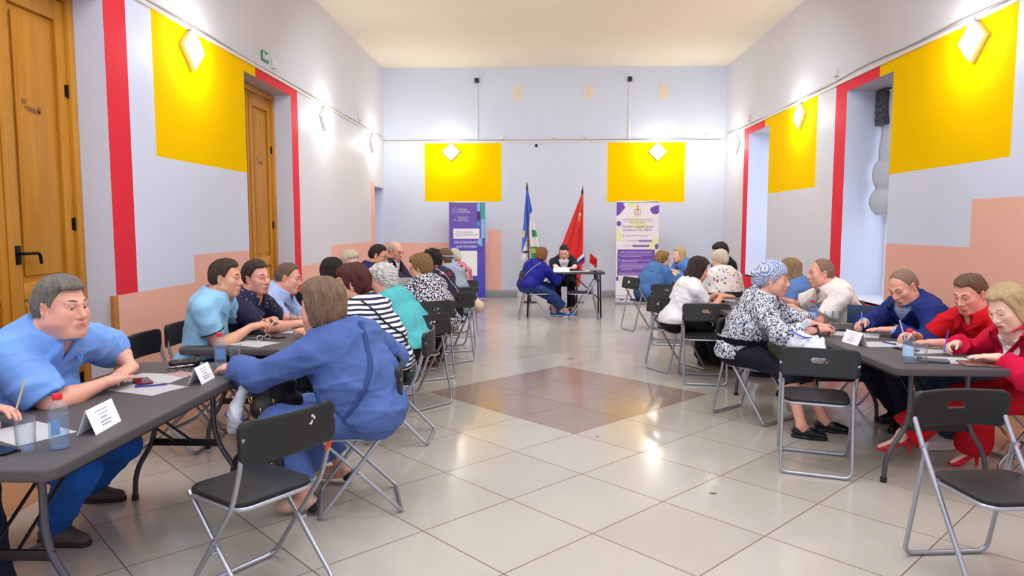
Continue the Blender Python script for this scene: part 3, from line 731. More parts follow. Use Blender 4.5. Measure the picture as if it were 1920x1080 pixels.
def iso(prims, h, lo=None, hi=None, t0=(0, 0, 0), R=None, cut=None, disp=None, pad=.02, ck=0):
    R = np.eye(3) if R is None else np.array(R); t0 = A3(t0)
    if lo is None:
        los, his = [], []
        for (fn, c, r, k, op) in prims:
            if op != 1: continue
            cg = R.T@(c-t0); los.append(cg-r-pad); his.append(cg+r+pad)
        lo = np.min(los, 0); hi = np.max(his, 0)
    lo, hi = A3(lo), A3(hi); n = tuple(int(v) for v in np.ceil((hi-lo)/h)+1)
    F, ax = field(prims, t0, R, lo, n, h)
    if cut is not None or disp is not None:
        near = np.abs(F) < max(.06, 3*h) if cut is None else np.ones(F.shape, bool)
        I = np.nonzero(F < .06); g = [ax[i][I[i]] for i in range(3)]
        x, y, z = [R[i, 0]*g[0]+R[i, 1]*g[1]+R[i, 2]*g[2]+t0[i] for i in range(3)]
        v = F[I].astype(np.float64)
        if disp is not None: v = v+disp(x, y, z)
        if cut is not None:
            c_ = cut(x, y, z)
            if ck: hh = np.clip(.5+.5*(v-c_)/ck, 0, 1); v = v*hh+c_*(1-hh)+ck*hh*(1-hh)
            else: v = np.maximum(v, c_)
        F[I] = v
    V, Q = surfnet(F, lo, h)
    if len(V): V = V@R.T+t0
    return V, Q
def mk(name, V, Q, mats, parent, mi=None, pid=None):
    me = bpy.data.meshes.new(name)
    me.vertices.add(len(V)); me.vertices.foreach_set('co', V.astype(f4).ravel())
    me.loops.add(len(Q)*4); me.loops.foreach_set('vertex_index', Q.astype(np.int32).ravel())
    me.polygons.add(len(Q)); me.polygons.foreach_set('loop_start', np.arange(0, len(Q)*4, 4, dtype=np.int32))
    if mi is not None: me.polygons.foreach_set('material_index', np.asarray(mi, dtype=np.int32))
    me.polygons.foreach_set('use_smooth', np.ones(len(Q), bool))
    me.update(calc_edges=True); me.validate()
    return link(name, me, mats, parent)
def merge(parts):
    Vs, Qs, o = [], [], 0
    for V, Q in parts: Vs.append(V); Qs.append(Q+o); o += len(V)
    return np.concatenate(Vs), np.concatenate(Qs)
def dropbox(V, Q, t0, R, lo, hi):
    """remove faces wholly inside an oriented box"""
    if len(Q) == 0: return V, Q
    c = (V-t0)@R; ins = np.all((c > lo) & (c < hi), axis=1); keep = ~np.all(ins[Q], axis=1)
    return V, Q[keep]
def folds(seed, amp, sc=1.0, up=None):
    rs = np.random.RandomState(seed); K = []
    for i in range(7):
        d = rs.normal(size=3); d[2] *= 1.3; d /= np.linalg.norm(d); K.append((d*sc*rs.uniform(16, 62), rs.uniform(0, 6.3), rs.uniform(.5, 1)))
    def g(x, y, z):
        wx = .02*np.sin(x*17+z*9+seed); s = 0
        for (k, p, a_) in K: s = s+a_*(1-np.abs(np.sin((x*k[0]+y*k[1]+z*k[2])*.5+p+wx*40)))**2
        return np.minimum(-(s/3.2-.30)*amp*2.0, .0025)
    return g
def lerp(a, b, t): return A3(a)*(1-t)+A3(b)*t
def ik(a, c, l1, l2, pole):
    """two-bone chain from a towards c; returns joint and reached end"""
    a, c = A3(a), A3(c); d = c-a; L = np.linalg.norm(d); Lm = (l1+l2)*.995
    if L > Lm: c = a+d/L*Lm; L = Lm
    L = max(L, abs(l1-l2)+.03); u = unit(c-a); x = (l1*l1-l2*l2+L*L)/(2*L); hh = math.sqrt(max(0, l1*l1-x*x))
    p = A3(pole)-a; p = p-u*(p@u); p = unit(p)
    return a+u*x+p*hh, c
# ------------------------------------------------------------------ heads
def rotz(a): c, s = math.cos(a), math.sin(a); return np.array([[c, -s, 0], [s, c, 0], [0, 0, 1.]])
def rotx(a): c, s = math.cos(a), math.sin(a); return np.array([[1., 0, 0], [0, c, -s], [0, s, c]])
def roty(a): c, s = math.cos(a), math.sin(a); return np.array([[c, 0, s], [0, 1., 0], [-s, 0, c]])
def head_prims(H, RH, s, fem, fat, age=0):
    e = lambda c, r, k=.02, op=1, R=None: el(H(c), A3(r)*s, RH if R is None else RH@R, k*s, op)
    c_ = lambda a, b, ra, rb, k=.02, op=1: rc(H(a), H(b), ra*s, rb*s, k*s, op)
    jw = .058 if fem else .064; P = [
        e((0, -.014, .036), (.075, .094, .084)), e((0, .022, -.028), (.062+.004*fat, .066, .088), .03),
        e((0, .058, -.096), (.026 if fem else .030, .022, .017), .03)]
    for sx in (-1, 1):
        P += [c_((sx*(jw-.006), -.004, -.058), (sx*.024, .055, -.095), .016+.006*fat, .014, .035), e((sx*.042, .056, -.018), (.022, .022, .020), .03),
              e((sx*.046, .045, -.055), (.016+.012*fat, .02+.01*fat, .026), .03)]
    if fat: P += [e((0, .03, -.105), (.05, .05, .028*fat+.01), .04)]
    br = .007 if fem else .010
    P += [c_((-.040, .072, .026), (-.012, .084, .022), br, br, .018), c_((.040, .072, .026), (.012, .084, .022), br, br, .018)]
    for sx in (-1, 1): P += [e((sx*.031, .094, .004), (.017, .016, .0125), .016, -1)]
    P += [c_((0, .082, .018), (0, .104, -.026), .008, .0105 if fem else .013, .014), e((0, .101, -.032), (.010, .012, .009), .008)]
    for sx in (-1, 1): P += [e((sx*.013, .091, -.034), (.008, .011, .008), .008)]
    # eyelids
    for sx in (-1, 1):
        P += [c_((sx*.018, .0785, .0105), (sx*.045, .0705, .0085), .0056, .0050, .006), c_((sx*.031, .0825, .0120), (sx*.031, .082, .0120), .0060, .0060, .010)]
        P += [c_((sx*.020, .078, -.0045), (sx*.043, .071, -.0040), .0042, .0040, .006)]
    # lips, with the seam between
    P += [e((0, .084, -.062), (.027, .012, .018), .014), c_((-.020, .0875, -.0585), (0, .0955, -.0565), .0035, .0052, .006), c_((.020, .0875, -.0585), (0, .0955, -.0565), .0035, .0052, .006),
          c_((-.016, .087, -.067), (.016, .087, -.067), .0055, .0055, .008), c_((-.024, .090, -.0625), (.024, .090, -.0625), .0016, .0016, .003, -1)]
    # ears
    for sx in (-1, 1):
        Re = roty(sx*.12)@rotz(-sx*.45)
        P += [e((sx*.077, -.012, -.004), (.0085, .0185, .032), .008, 1, Re), e((sx*.087, -.006, -.000), (.007, .009, .019), .005, -1, Re), e((sx*.073, -.006, -.026), (.008, .010, .012), .008, 1)]
    return P
def hair_cut(H, RH, hc, s, kind):
    """returns f(x,y,z): negative where hair may grow, in head coordinates"""
    def g(x, y, z):
        q = np.stack([x-hc[0], y-hc[1], z-hc[2]], -1)@RH/s; X, Y, Z = q[..., 0], q[..., 1], q[..., 2]
        aX = np.abs(X)
        if kind in ('short', 'crew', 'grey_side', 'recede'):
            # lower border: nape, over the ear, sideburn, then the front hairline
            top = {'short': .080, 'grey_side': .076, 'crew': .090, 'recede': .104}[kind]
            b = np.where(Y < -.035, -.052, np.where(Y < .004, -.052+(Y+.035)/.039*.085, np.where(Y < .020, .005, .005+(Y-.020)/.030*(top-.005))))
            b = np.where(Y > .05, top+.012*(aX/.06)**2*0, b)
            d = (b-Z)*.7
        elif kind == 'balding':
            b = np.where(Y < -.035, -.052, np.where(Y < .004, -.052+(Y+.035)/.039*.085, .015))
            d = np.maximum((b-Z)*.7, (Y-.028)); d = np.maximum(d, np.where((Z > .075) & (aX < .052), .006, -.02))
        elif kind == 'bob':
            b = np.where(Y < .028, -.10, -.10+(Y-.028)/.028*.165); b = np.where(Y > .056, .066, b); d = (b-Z)*.7
        elif kind == 'shortfem':
            b = np.where(Y < -.01, -.085, np.where(Y < .025, -.05, -.05+(Y-.025)/.03*.112)); b = np.where(Y > .055, .062, b); d = (b-Z)*.7
        elif kind == 'long':
            b = np.where(Y < .012, -.45, -.12+(Y-.012)/.044*.206); b = np.where(Y > .056, .086, b); d = (b-Z)*.7
        elif kind == 'scarf':
            b = np.where(Y < -.02, -.075, -.075+(Y+.02)/.08*.125); b = np.where(Y > .06, .050, b); d = (b-Z)*.7
        else: d = Z*0-1
        return d*s
    return g
def hair_prims(H, RH, hc, s, kind):
    e = lambda c, r, k=.03, op=1, R=None: el(H(c), A3(r)*s, RH if R is None else RH@R, k*s, op)
    if kind == 'short': return [e((0, -.014, .037), (.0800, .0995, .0930)), e((0, .014, .082), (.060, .062, .050)), e((0, -.045, .0), (.071, .065, .061))]
    if kind == 'grey_side': return [e((0, -.014, .036), (.083, .102, .094)), e((.01, .022, .082), (.066, .066, .050)), e((0, -.045, .0), (.074, .070, .066))]
    if kind == 'crew': return [e((0, -.014, .036), (.0785, .0975, .0885)), e((0, .02, .075), (.058, .058, .042)), e((0, -.045, .0), (.070, .064, .060))]
    if kind == 'recede': return [e((0, -.016, .036), (.0785, .0955, .0885)), e((0, -.045, .0), (.070, .064, .060))]
    if kind == 'balding': return [e((0, -.014, .034), (.0785, .0975, .0855)), e((0, -.045, .0), (.070, .064, .060))]
    if kind == 'bob': return [e((0, -.016, .040), (.092, .108, .102)), e((0, .028, .080), (.068, .066, .048)), e((0, -.040, -.030), (.088, .078, .085)), e((.055, .0, -.03), (.034, .04, .07)), e((-.055, .0, -.03), (.034, .04, .07))]
    if kind == 'shortfem': return [e((0, -.018, .044), (.092, .110, .100)), e((0, .030, .084), (.070, .064, .046)), e((0, -.045, -.020), (.080, .074, .075))]
    if kind == 'long': return [e((0, -.016, .040), (.090, .106, .100)), e((0, .016, .084), (.066, .064, .046)), e((0, -.050, -.060), (.088, .066, .115)), e((0, -.068, -.160), (.092, .05, .11)), e((.064, -.005, -.075), (.026, .042, .105)), e((-.064, -.005, -.075), (.026, .042, .105))]
    if kind == 'scarf': return [e((0, -.022, .046), (.092, .112, .100)), e((0, -.075, .010), (.060, .055, .065)), e((0, -.115, -.02), (.030, .035, .035), .05)]
    return []
# ------------------------------------------------------------------ hands
def hand_prims(W, d, n, side, pose, s=1.0):
    """wrist W, direction d, palm normal n (out of the palm), side=+1 right hand (thumb on the left seen from above with the palm down)"""
    d = unit(d); n = unit(A3(n)-d*(A3(n)@d)); u = np.cross(n, d)*side   # u points to the little finger side
    B = lambda a, b, c: A3(W)+(d*a+u*b-n*c)*s
    P = [rc(B(-.01, 0, 0), B(.02, 0, 0), .026*s, .025*s, .02, 1, (n, .72)),
         rc(B(.03, -.018, 0), B(.082, -.024, .002), .019*s, .0135*s, .016), rc(B(.03, -.004, 0), B(.086, -.007, .003), .018*s, .0135*s, .014),
         rc(B(.03, .008, 0), B(.083, .011, .002), .018*s, .013*s, .014), rc(B(.03, .018, 0), B(.076, .027, 0), .017*s, .012*s, .014), rc(B(.02, -.022, -.006), B(.05, -.026, -.006), .017*s, .014*s, .016)]
    curls = {'flat': (.10, .14, .10), 'rest': (.25, .40, .25), 'curl': (.75, .95, .6), 'fist': (1.25, 1.5, .9), 'grip': (.7, .9, .55), 'clasp': (.5, .8, .5)}[pose]
    for i, (b, l, r_) in enumerate(((-.026, .070, .0088), (-.008, .079, .0090), (.011, .073, .0086), (.028, .058, .0076))):
        a0 = .088 if i in (1, 2) else (.084 if i == 0 else .077); p = B(a0, b, .002); ang = 0; sp = (-.10, -.02, .06, .15)[i]*(1 if pose == 'flat' else .5)
        seg = (l*.45, l*.30, l*.25); rr = r_*s
        for j in range(3):
            ang += curls[j]*(1+.08*(i-1.5))*(.75 if (pose == 'grip' and i == 0 and j == 0) else 1)
            dirv = unit(d*math.cos(ang)+n*math.sin(ang)+u*sp*math.cos(ang)); q = p+dirv*seg[j]*s*1.05
            P.append(rc(p, q, rr, rr*.90, .004)); p = q; rr *= .92
    tx = {'flat': (.75, -.62, .10), 'rest': (.72, -.52, .35), 'curl': (.75, -.25, .65), 'fist': (.75, .15, .75), 'grip': (.80, -.05, .62), 'clasp': (.8, -.35, .45)}[pose]
    p = B(.028, -.026, -.004); q = p+(d*.55+u*-.62+n*.25)/1*.038*s
    P.append(rc(p, q, .0145*s, .0112*s, .012)); t1 = unit(d*tx[0]+u*tx[1]+n*tx[2]); q2 = q+t1*.030*s; P.append(rc(q, q2, .0108*s, .0095*s, .004)); t2 = unit(t1+n*.15+u*.25+d*.1); P.append(rc(q2, q2+t2*.024*s, .0095*s, .0078*s, .004))
    return P
# ------------------------------------------------------------------ person
SKIN = {}
def skinmat(tone):
    if tone in SKIN: return SKIN[tone]
    base = {'mid': (232, 184, 160), 'red': (228, 170, 148), 'pale': (240, 200, 180), 'tan': (222, 168, 138)}[tone]
    m, t = newmat('skin_'+tone, .5); v = t.co(); c = srgb(base)
    n = t.noise(v, 14, 4); n2 = t.noise(v, 60, 3)
    red = srgb((min(255, base[0]-2), base[1]-22, base[2]-20))
    t.l(t.mix(t.m('MULTIPLY', t.m('POWER', n, 2), 1.3), c, red), t.b.inputs['Base Color']); t.bump(n2, .12, .002)
    t.b.inputs['Subsurface Weight'].default_value = .0; t.b.inputs['Subsurface Radius'].default_value = (1, .3, .15); t.b.inputs['Subsurface Scale'].default_value = .02
    SKIN[tone] = m; return m
LIP = mat('lips', (196, 110, 104), .4); LIPM = mat('lips_pale', (206, 140, 122), .45)
EYEW = mat('eye_white', (214, 204, 198), .2); IRIS = mat('eye_iris', (74, 84, 88), .1); PUP = mat('eye_pupil', (8, 8, 10), .05)
def hairmat(name, c1, c2, rough=.5):
    if name in _M: return _M[name]
    m, t = newmat(name, rough); v = t.co((1, 1, .35)); n = t.noise(v, 90, 4, .8); n2 = t.noise(t.co(), 14, 3)
    t.l(t.mix(t.m('MULTIPLY', t.m('ADD', n, n2), .5), srgb(c1), srgb(c2)), t.b.inputs['Base Color']); t.bump(t.m('ADD', n, t.noise(t.co((1, 1, .22)), 210, 3, .5)), 1.0, .010)
    return m
_eye = None
def eye_mesh():
    global _eye
    if _eye: return _eye
    bm = bmesh.new(); bmesh.ops.create_uvsphere(bm, u_segments=24, v_segments=18, radius=.0125)
    for f in bm.faces:
        c = f.calc_center_median().normalized(); a = math.acos(max(-1, min(1, c.z)))
        f.material_index = 2 if a < .24 else (1 if a < .54 else 0); f.smooth = True
    bmesh.ops.rotate(bm, matrix=Matrix.Rotation(-math.pi/2, 3, 'X'), verts=bm.verts)
    me = bpy.data.meshes.new('eye'); bm.to_mesh(me); bm.free()
    for m in (EYEW, IRIS, PUP): me.materials.append(m)
    _eye = me; return me
def person(label, hc, head, size=1.0, fem=False, girth=1.0, belly=0, bust=0, look=(0, 0, 0), tone='mid', hair=('short', None), top=None, under=None,
           legs=('trousers', None), shoes=None, hands=None, poses=('rest', 'rest'), feet=None, res=.010, fat=0, L=None, pz=.565, fronts=True, glasses=None,
           jacket=None, seatshift=0, sleeve_l=None, poleL=None, poleR=None, hdir=(None, None), hnrm=(None, None), shy=0, fine=.0042, seed=1, extra=None, brows=None, headscale=None, group=None, shw=None, tuck=False, leanmax=.17, nz=None, lift=None, hem=None):
    th = math.radians(head); fw = A3((math.cos(th), math.sin(th), 0)); Rb = rotz(th-math.pi/2)   # local +Y = facing direction
    hcw = A3(hc); s = headscale or (.98 if fem else 1.03)
    Ls = (L or .50*size)
    nz = (nz or .134-.10*max(0, leanmax-.17))*s; P3w = hcw-fw*(.058+.12*max(0, leanmax-.17))-A3((0, 0, nz)); dz = P3w[2]-pz; hor = min(leanmax, max(.04, math.sqrt(max(0, Ls*Ls-dz*dz)))); P0w = P3w-fw*(hor+seatshift); 
    root = empty('person', (P0w[0], P0w[1], 0), th-math.pi/2, label, 'person', group)
    toL = lambda p: Rb.T@(A3(p)-A3((P0w[0], P0w[1], 0)))
    hcl = toL(hcw); P3 = toL(P3w); P0 = A3((0, 0, pz))
    g = girth
    # ---- torso frame
    spine = unit(P3-P0); yawS = math.radians(shy); rt = rotz(yawS)@A3((1, 0, 0)); rt = unit(rt-spine*(rt@spine)*.6); fwd = np.cross(spine, rt); fwd = -fwd if fwd[1] < 0 else fwd; fwd = unit(fwd)
    up = np.cross(rt, fwd); RT = np.stack([rt, fwd, up], 1)
    tl = np.linalg.norm(P3-P0); P1 = lerp(P0, P3, .38)-fwd*.018; P2 = lerp(P0, P3, .72)-fwd*.026
    sw = (shw or (.165 if fem else .190))*size; cw = (.145 if fem else .165)*size*(.6+.4*g); wf = .62
    Rpel = np.eye(3)
    pelv = [el(P0+A3((0, -.01, .015)), (.168*g, .135*g, .118), Rpel, .05), rc(P0+A3((-.085*g, -.04, -.02)), P0+A3((.085*g, -.04, -.02)), .095*g**.5, .095*g**.5, .05)]
    tors = [el(P1+fwd*(.012*g), (.150*g*size, .112*g+.02*belly, .15), RT, .06), el(P2, (cw*(.75+.25*g), .108*(.7+.3*g), .170), RT, .06),
            rc(P3-up*.055+rt*.07, P3-up*.055-rt*.07, .062, .062, .05, 1, (fwd, .85)), el(P2+up*.075-fwd*.01, (sw*.82, .088, .085), RT, .05)]
    if belly: tors.append(el(lerp(P0, P3, .30)+fwd*(.05+.045*belly), (.135*g, .085+.055*belly, .13+.02*belly), RT, .07))
    if bust:
        for sx in (-1, 1): tors.append(el(P2+rt*sx*.068+fwd*(.080+.02*bust)-up*.03, (.062, .058, .060), RT, .05))
    if girth > 1.15: tors.append(el(P1-fwd*.02, (.165*g, .11*g, .13), RT, .06))
    # ---- neck
    RH = rotz(math.radians(look[0]))@rotx(math.radians(look[1]))@roty(math.radians(look[2]))
    H = lambda c: hcl+RH@(A3(c)*s)
    nr = .053 if fem else .064; nr += .012*fat
    neck = [rc(P3+up*.0, H((0, -.018, -.055)), nr*1.12, nr, .035), rc(P3-up*.02+rt*.02, P3-up*.01-rt*.02, nr*1.2, nr*1.2, .05)]
    trap = [rc(P3+up*.03-fwd*.012, P3-up*.045+s_*rt*sw*.80, .040, .040, .05) for s_ in (-1, 1)]
    # ---- arms
    sgn = {'L': -1, 'R': 1}; U, Fo = .285*size, .255*size
    arms = {}
    hands = hands or (None, None)
    for i, sd in enumerate('LR'):
        sx = sgn[sd]; Sh = P3-up*.062+rt*sx*sw
        tgt = toL(hands[i]) if hands[i] is not None else P3+A3((sx*.10, .34, 0)); 
        if hands[i] is None: tgt = A3((sx*.12, P3[1]+.20, .80))
        pole = (poleL, poleR)[i]; pole = toL(pole) if pole is not None else Sh+A3((sx*.30, -.12, -.55))
        El, Wr = ik(Sh, tgt, U, Fo, pole); arms[sd] = (Sh, El, Wr)
    ar = (.046 if fem else .050)*(.55+.45*g)
    def arm_prims(off, t_end, k=.035, flare=0.0):
        """arm covering from the shoulder to t_end (0..1 upper arm, 1..2 forearm)"""
        out = []
        for sd in 'LR':
            Sh, El, Wr = arms[sd]; te = t_end if sleeve_l is None or sd == 'R' else sleeve_l
            if te <= 0: continue
            if te <= 1:
                e = lerp(Sh, El, te); p = rc(Sh, El, ar*1.12+off, ar*.86+off+flare, k); out.append(trim(p, e, El-Sh)); 
            else:
                out.append(rc(Sh, El, ar*1.12+off, ar*.84+off, k)); e = lerp(El, Wr, te-1); p = rc(El, Wr, ar*.86+off, .032+off+flare, k); out.append(trim(p, e, Wr-El))
        return out
    skin_arms = []
    for sd in 'LR':
        Sh, El, Wr = arms[sd]; skin_arms += [rc(Sh, El, ar*1.10, ar*.80, .035), rc(El, lerp(El, Wr, .35), ar*.80, ar*.86, .02), rc(lerp(El, Wr, .30), Wr, ar*.86, .0255, .02)]
    # ---- legs
    hipw = .088*g**.5; Th, Sk = .43*size, .42*size; legp = {}
    for i, sd in enumerate('LR'):
        sx = sgn[sd]; Hp = P0+A3((sx*hipw, .02, -.01)); ft = (feet or (None, None))[i]
        an = toL((ft[0], ft[1], ft[2] if len(ft) > 2 else .085)) if ft is not None else A3((sx*.12, .42*size, .085))
        pole = Hp+A3((sx*.10, .9, .55)); Kn, An = ik(Hp, an, Th, Sk, pole); legp[sd] = (Hp, Kn, An)
    lr = .080*(.5+.5*g)
    def leg_prims(off, t_end=2, flare=0, k=.04):
        out = []
        for sd in 'LR':
            Hp, Kn, An = legp[sd]
            if t_end <= 1: e = lerp(Hp, Kn, t_end); out.append(trim(rc(Hp, Kn, lr+off, lr*.76+off, k), e, Kn-Hp)); continue
            out += [rc(Hp, Kn, lr+off, lr*.73+off, k)]; e = lerp(Kn, An, t_end-1)
            out.append(trim(rc(Kn, An, lr*.72+off, .042+off+flare, k), e, An-Kn))
        return out
    skin_legs = []
    for sd in 'LR':
        Hp, Kn, An = legp[sd]; cd = np.cross(unit(An-Kn), A3((1, 0, 0))); cb = cd if cd[1] < 0 else -cd
        skin_legs += [rc(Hp, Kn, lr, lr*.70, .04), rc(Kn, An, lr*.62, .034, .03), rc(lerp(Kn, An, .18)+cb*.012, lerp(Kn, An, .5)+cb*.010, lr*.60, lr*.46, .04)]
    # ---- feet
    footdirs = {}
    for i, sd in enumerate('LR'):
        Hp, Kn, An = legp[sd]; fd = A3((An[0]-Hp[0])*.5), 0
        d_ = unit(A3((sgn[sd]*.18, 1, 0)))
        if feet and feet[i] is not None and len(feet[i]) > 3: a_ = math.radians(feet[i][3]); d_ = Rb.T@A3((math.cos(a_), math.sin(a_), 0))
        footdirs[sd] = d_
        if shoes and shoes[0] == 'heel': skin_legs += [rc(An, An+d_*.02-A3((0, 0, .035)), .032, .027, .03), rc(An-A3((0, 0, .035)), An+d_*.13-A3((0, 0, .095)), .026, .016, .03, 1)]
        else: skin_legs += [rc(An, An+d_*.05-A3((0, 0, .045)), .033, .03, .03), rc(An-A3((0, 0, .045))-d_*.02, An+d_*.14-A3((0, 0, .062)), .030, .022, .03, 1)]
    # ---- hands
    hp = {}; hframe = {}
    for i, sd in enumerate('LR'):
        Sh, El, Wr = arms[sd]; fd = unit(Wr-El); hd = (Rb.T@A3(hdir[i])) if hdir[i] is not None else fd*A3((1, 1, .35)); hd = unit(hd)
        nn = (Rb.T@A3(hnrm[i])) if hnrm[i] is not None else A3((-sgn[sd]*.25, 0, -1)); nn = unit(nn-hd*(nn@hd)); hs = (.90 if fem else 1.0)*size**.5
        hp[sd] = hand_prims(Wr, hd, nn, sgn[sd], poses[i], hs); uu = np.cross(nn, hd); hframe[sd] = (Wr, np.stack([hd, uu, nn], 1), hs)
    hpr = head_prims(H, RH, s, fem, fat)
    core = pelv+tors+trap+neck+skin_arms+skin_legs
    allp = core+hpr+hp['L']+hp['R']
    # ---- body mesh: coarse body + fine head and hands from the same field
    V, Q = iso(core+hpr[:6]+hp['L'][:4]+hp['R'][:4], max(res, .011))
    hlo, hhi = A3((-.115, -.14, -.118))*s, A3((.115, .135, .15))*s
    V, Q = dropbox(V, Q, hcl, RH, hlo+.008, hhi-.008)
    for sd in 'LR': V, Q = dropbox(V, Q, hframe[sd][0], hframe[sd][1], A3((-.02, -.08, -.10))+.008, A3((.22, .08, .12))-.004)
    used = [(V, Q)]
    Vh, Qh = iso(neck+trap+tors[2:]+hpr, fine, hlo, hhi, hcl, RH); used.append((Vh, Qh))
    fh = .0036 if res < .012 else .005
    for sd in 'LR':
        used.append(iso(hp[sd]+skin_arms, fh, (-.02, -.08, -.10), (.22, .08, .12), hframe[sd][0], hframe[sd][1]))
    nb, nh = len(V), len(Vh)
    VV, QQ = merge(used); cen = VV[QQ].mean(1); q = (cen-hcl)@RH/s
    li = (np.abs(q[:, 0]) < .0235) & (q[:, 1] > .081) & (q[:, 2] > -.0735+.0*q[:, 0]) & (q[:, 2] < -.0535-.10*np.abs(q[:, 0])-.0) & ((q[:, 2] > -.0735+.22*np.maximum(0, np.abs(q[:, 0])-.008)))
    mk('body', VV, QQ, [skinmat(tone), LIP if fem else LIPM], root, li.astype(int))
    # ---- eyes, brows
    if fronts:
        for sx in (-1, 1):
            o = bpy.data.objects.new('eye', eye_mesh()); COL.objects.link(o); o.parent = root
            dn = -look[1] if look[1] < -10 else 0
            M = Matrix([list(r_)+[0] for r_ in (RH@rotx(math.radians(-8 if look[1] > -10 else -18)))]+[[0, 0, 0, 1]]); M.translation = Vector(H((sx*.031, .0700, .0040))); o.matrix_local = M @ Matrix.Scale(s, 4)
        bm = bmesh.new()
        for sx in (-1, 1):
            pts = [Vector(H(p)) for p in ((sx*.014, .0925 if not fem else .088, .030), (sx*.028, .0885 if not fem else .085, .0355), (sx*.042, .079, .0355), (sx*.050, .071, .030))]
            tube(bm, pts, [.0022*s, .0034*s, .003*s, .0012*s] if not fem else [.0016*s, .0022*s, .002*s, .001*s], 6)
        fin('eyebrow', bm, brows or (H_GREY if hair[0] == 'scarf' else hair[1]), root)
    # ---- hair
    kind, hm = hair[0], hair[1]
    if kind and kind != 'bald':
        hpz = hair_prims(H, RH, hcl, s, 'scarf' if kind == 'scarf' else kind.split('+')[0])
        kk = kind.split('+')[0]; amp = {'short': .004, 'crew': .0015, 'recede': .0012, 'balding': .0012, 'bob': .006, 'shortfem': .006, 'long': .007, 'scarf': .004, 'grey_side': .005}[kk]
        fr = {'scarf': 60, 'bob': 95, 'long': 80, 'shortfem': 110}.get(kk, 130)
        ph = seed*1.7
        if '+curly' in kind: amp, fr = .013, 120
        def dsp(x, y, z):
            q_ = np.stack([x-hcl[0], y-hcl[1], z-hcl[2]], -1)@RH; X_, Y_, Z_ = q_[..., 0], q_[..., 1], q_[..., 2]
            if '+curly' in kind: return amp*(np.sin(X_*fr+ph+3*np.sin(Z_*70))*np.sin(Y_*fr+2*np.sin(X_*60))*np.sin(Z_*fr+ph))+.004*np.sin(X_*260)*np.sin(Z_*240+Y_*230)
            an_ = np.arctan2(X_, Y_+.02); wv = .5*np.sin(Z_*38+ph)+.4*np.sin(X_*31+ph*2); return amp*1.25*(.65*np.sin(an_*9+wv*2+ph)*np.sin(Z_*24+ph)+.30*np.sin(an_*27+wv*3)+.22*np.sin(an_*47+wv*5+ph)+.25*np.sin(X_*40+ph)*np.sin(Y_*36))
        ct = hair_cut(H, RH, hcl, s, kk)
        Vx, Qx = iso(hpz, fine if kk != 'long' else max(fine, .005), t0=hcl, R=RH, cut=ct, disp=dsp, ck=.016 if kk != 'scarf' else .006)
        mk('hair' if kk != 'scarf' else 'headscarf', Vx, Qx, hm, root)
        if kk == 'scarf' and len(hair) > 2:
            pass
    # ---- clothes
    def torso_cut(hem_t, neckr=.075, vneck=None, frontopen=None, nk_up=.03, backcut=None, sidecut=None):
        """hem plane along the spine, neck opening, V opening"""
        hz = hem_t
        nk = P3+up*nk_up+fwd*.02
        def g_(x, y, z):
            X_ = np.stack([x, y, z], -1); r_ = X_-P3; u_ = r_@rt; v_ = r_@up; w_ = r_@fwd
            d = neckr-np.sqrt(u_**2+((w_-.012)*.9)**2); d = np.where(v_ > -.10, d, -.05); d = np.minimum(d, v_+.045+np.where(w_ > 0, .015, 0))  # remove a cylinder above the collar line
            d = np.maximum(d, v_-nk_up)
            if vneck:
                depth, slope = vneck; dv = np.minimum(np.where((w_ > 0) & (w_ < .21) & (v_ > -.5), (v_+depth)*slope-np.abs(u_), -.05), .03); d = np.maximum(d, np.where(v_ > .05, -.05, dv))
            if backcut is not None: d = np.maximum(d, np.where(w_ < .01, v_-backcut, -.05))
            if sidecut is not None: d = np.maximum(d, np.abs(u_)-sidecut)
            hemd = hz-z if hz is not None else z*0-1
            if frontopen:
                fo = np.where((w_ > 0) & (w_ < .26) & (v_ <= -frontopen[0]) & (v_ > -.55), frontopen[1]+(-v_-frontopen[0])*frontopen[2]-np.abs(u_), -.05); d = np.maximum(d, fo)
            return np.maximum(d, hemd)
        return g_
    def garment(name, off, sleeve, m, cutf, amp=.007, sd_=0, flare=.008, grow=1.0, tors_extra=None, rr=None):
        prs = [(lambda fn, o_: (lambda x, y, z: fn(x, y, z)-f4(o_)))(p[0], off) for p in pelv+tors+trap+neck]
        prs = [(fn, p[1], p[2]+off, p[3], p[4]) for fn, p in zip(prs, pelv+tors+trap+neck)]
        prs += arm_prims(off, sleeve, flare=flare)
        if tors_extra: prs += tors_extra
        V_, Q_ = iso(prs, rr or res, cut=cutf, disp=folds(seed*7+sd_, amp))
        return mk(name, V_, Q_, m, root)
    # bottoms first (they sit under the shirt hem)
    lk, lm = legs[0], legs[1]
    if lk in ('trousers', 'jeans', 'flare'):
        prs = leg_prims(.014 if lk != 'flare' else .018, 1.93, .016 if lk != 'flare' else .05)
        prs += [(lambda fn: (lambda x, y, z: fn(x, y, z)-f4(.010)))(p[0]) for p in pelv] and [((lambda fn: (lambda x, y, z: fn(x, y, z)-f4(.010)))(p[0]), p[1], p[2]+.01, p[3], p[4]) for p in pelv]
        V_, Q_ = iso(prs, max(res, .010), disp=(lambda f_: (lambda x, y, z: f_(x, y, z)*np.clip((.46-(z-y*.0))/.08+.25, .25, 1)))(folds(seed*5+2, .009))); mk('trousers', V_, Q_, lm, root)
    elif lk in ('skirt', 'midi', 'crop'):
        tt = {'skirt': 1.22, 'midi': 1.75, 'crop': 1.62}[lk]
        prs = leg_prims(.020, tt, .03, .10 if lk != 'crop' else .04) + [((lambda fn: (lambda x, y, z: fn(x, y, z)-f4(.010)))(p[0]), p[1], p[2]+.01, p[3], p[4]) for p in pelv]
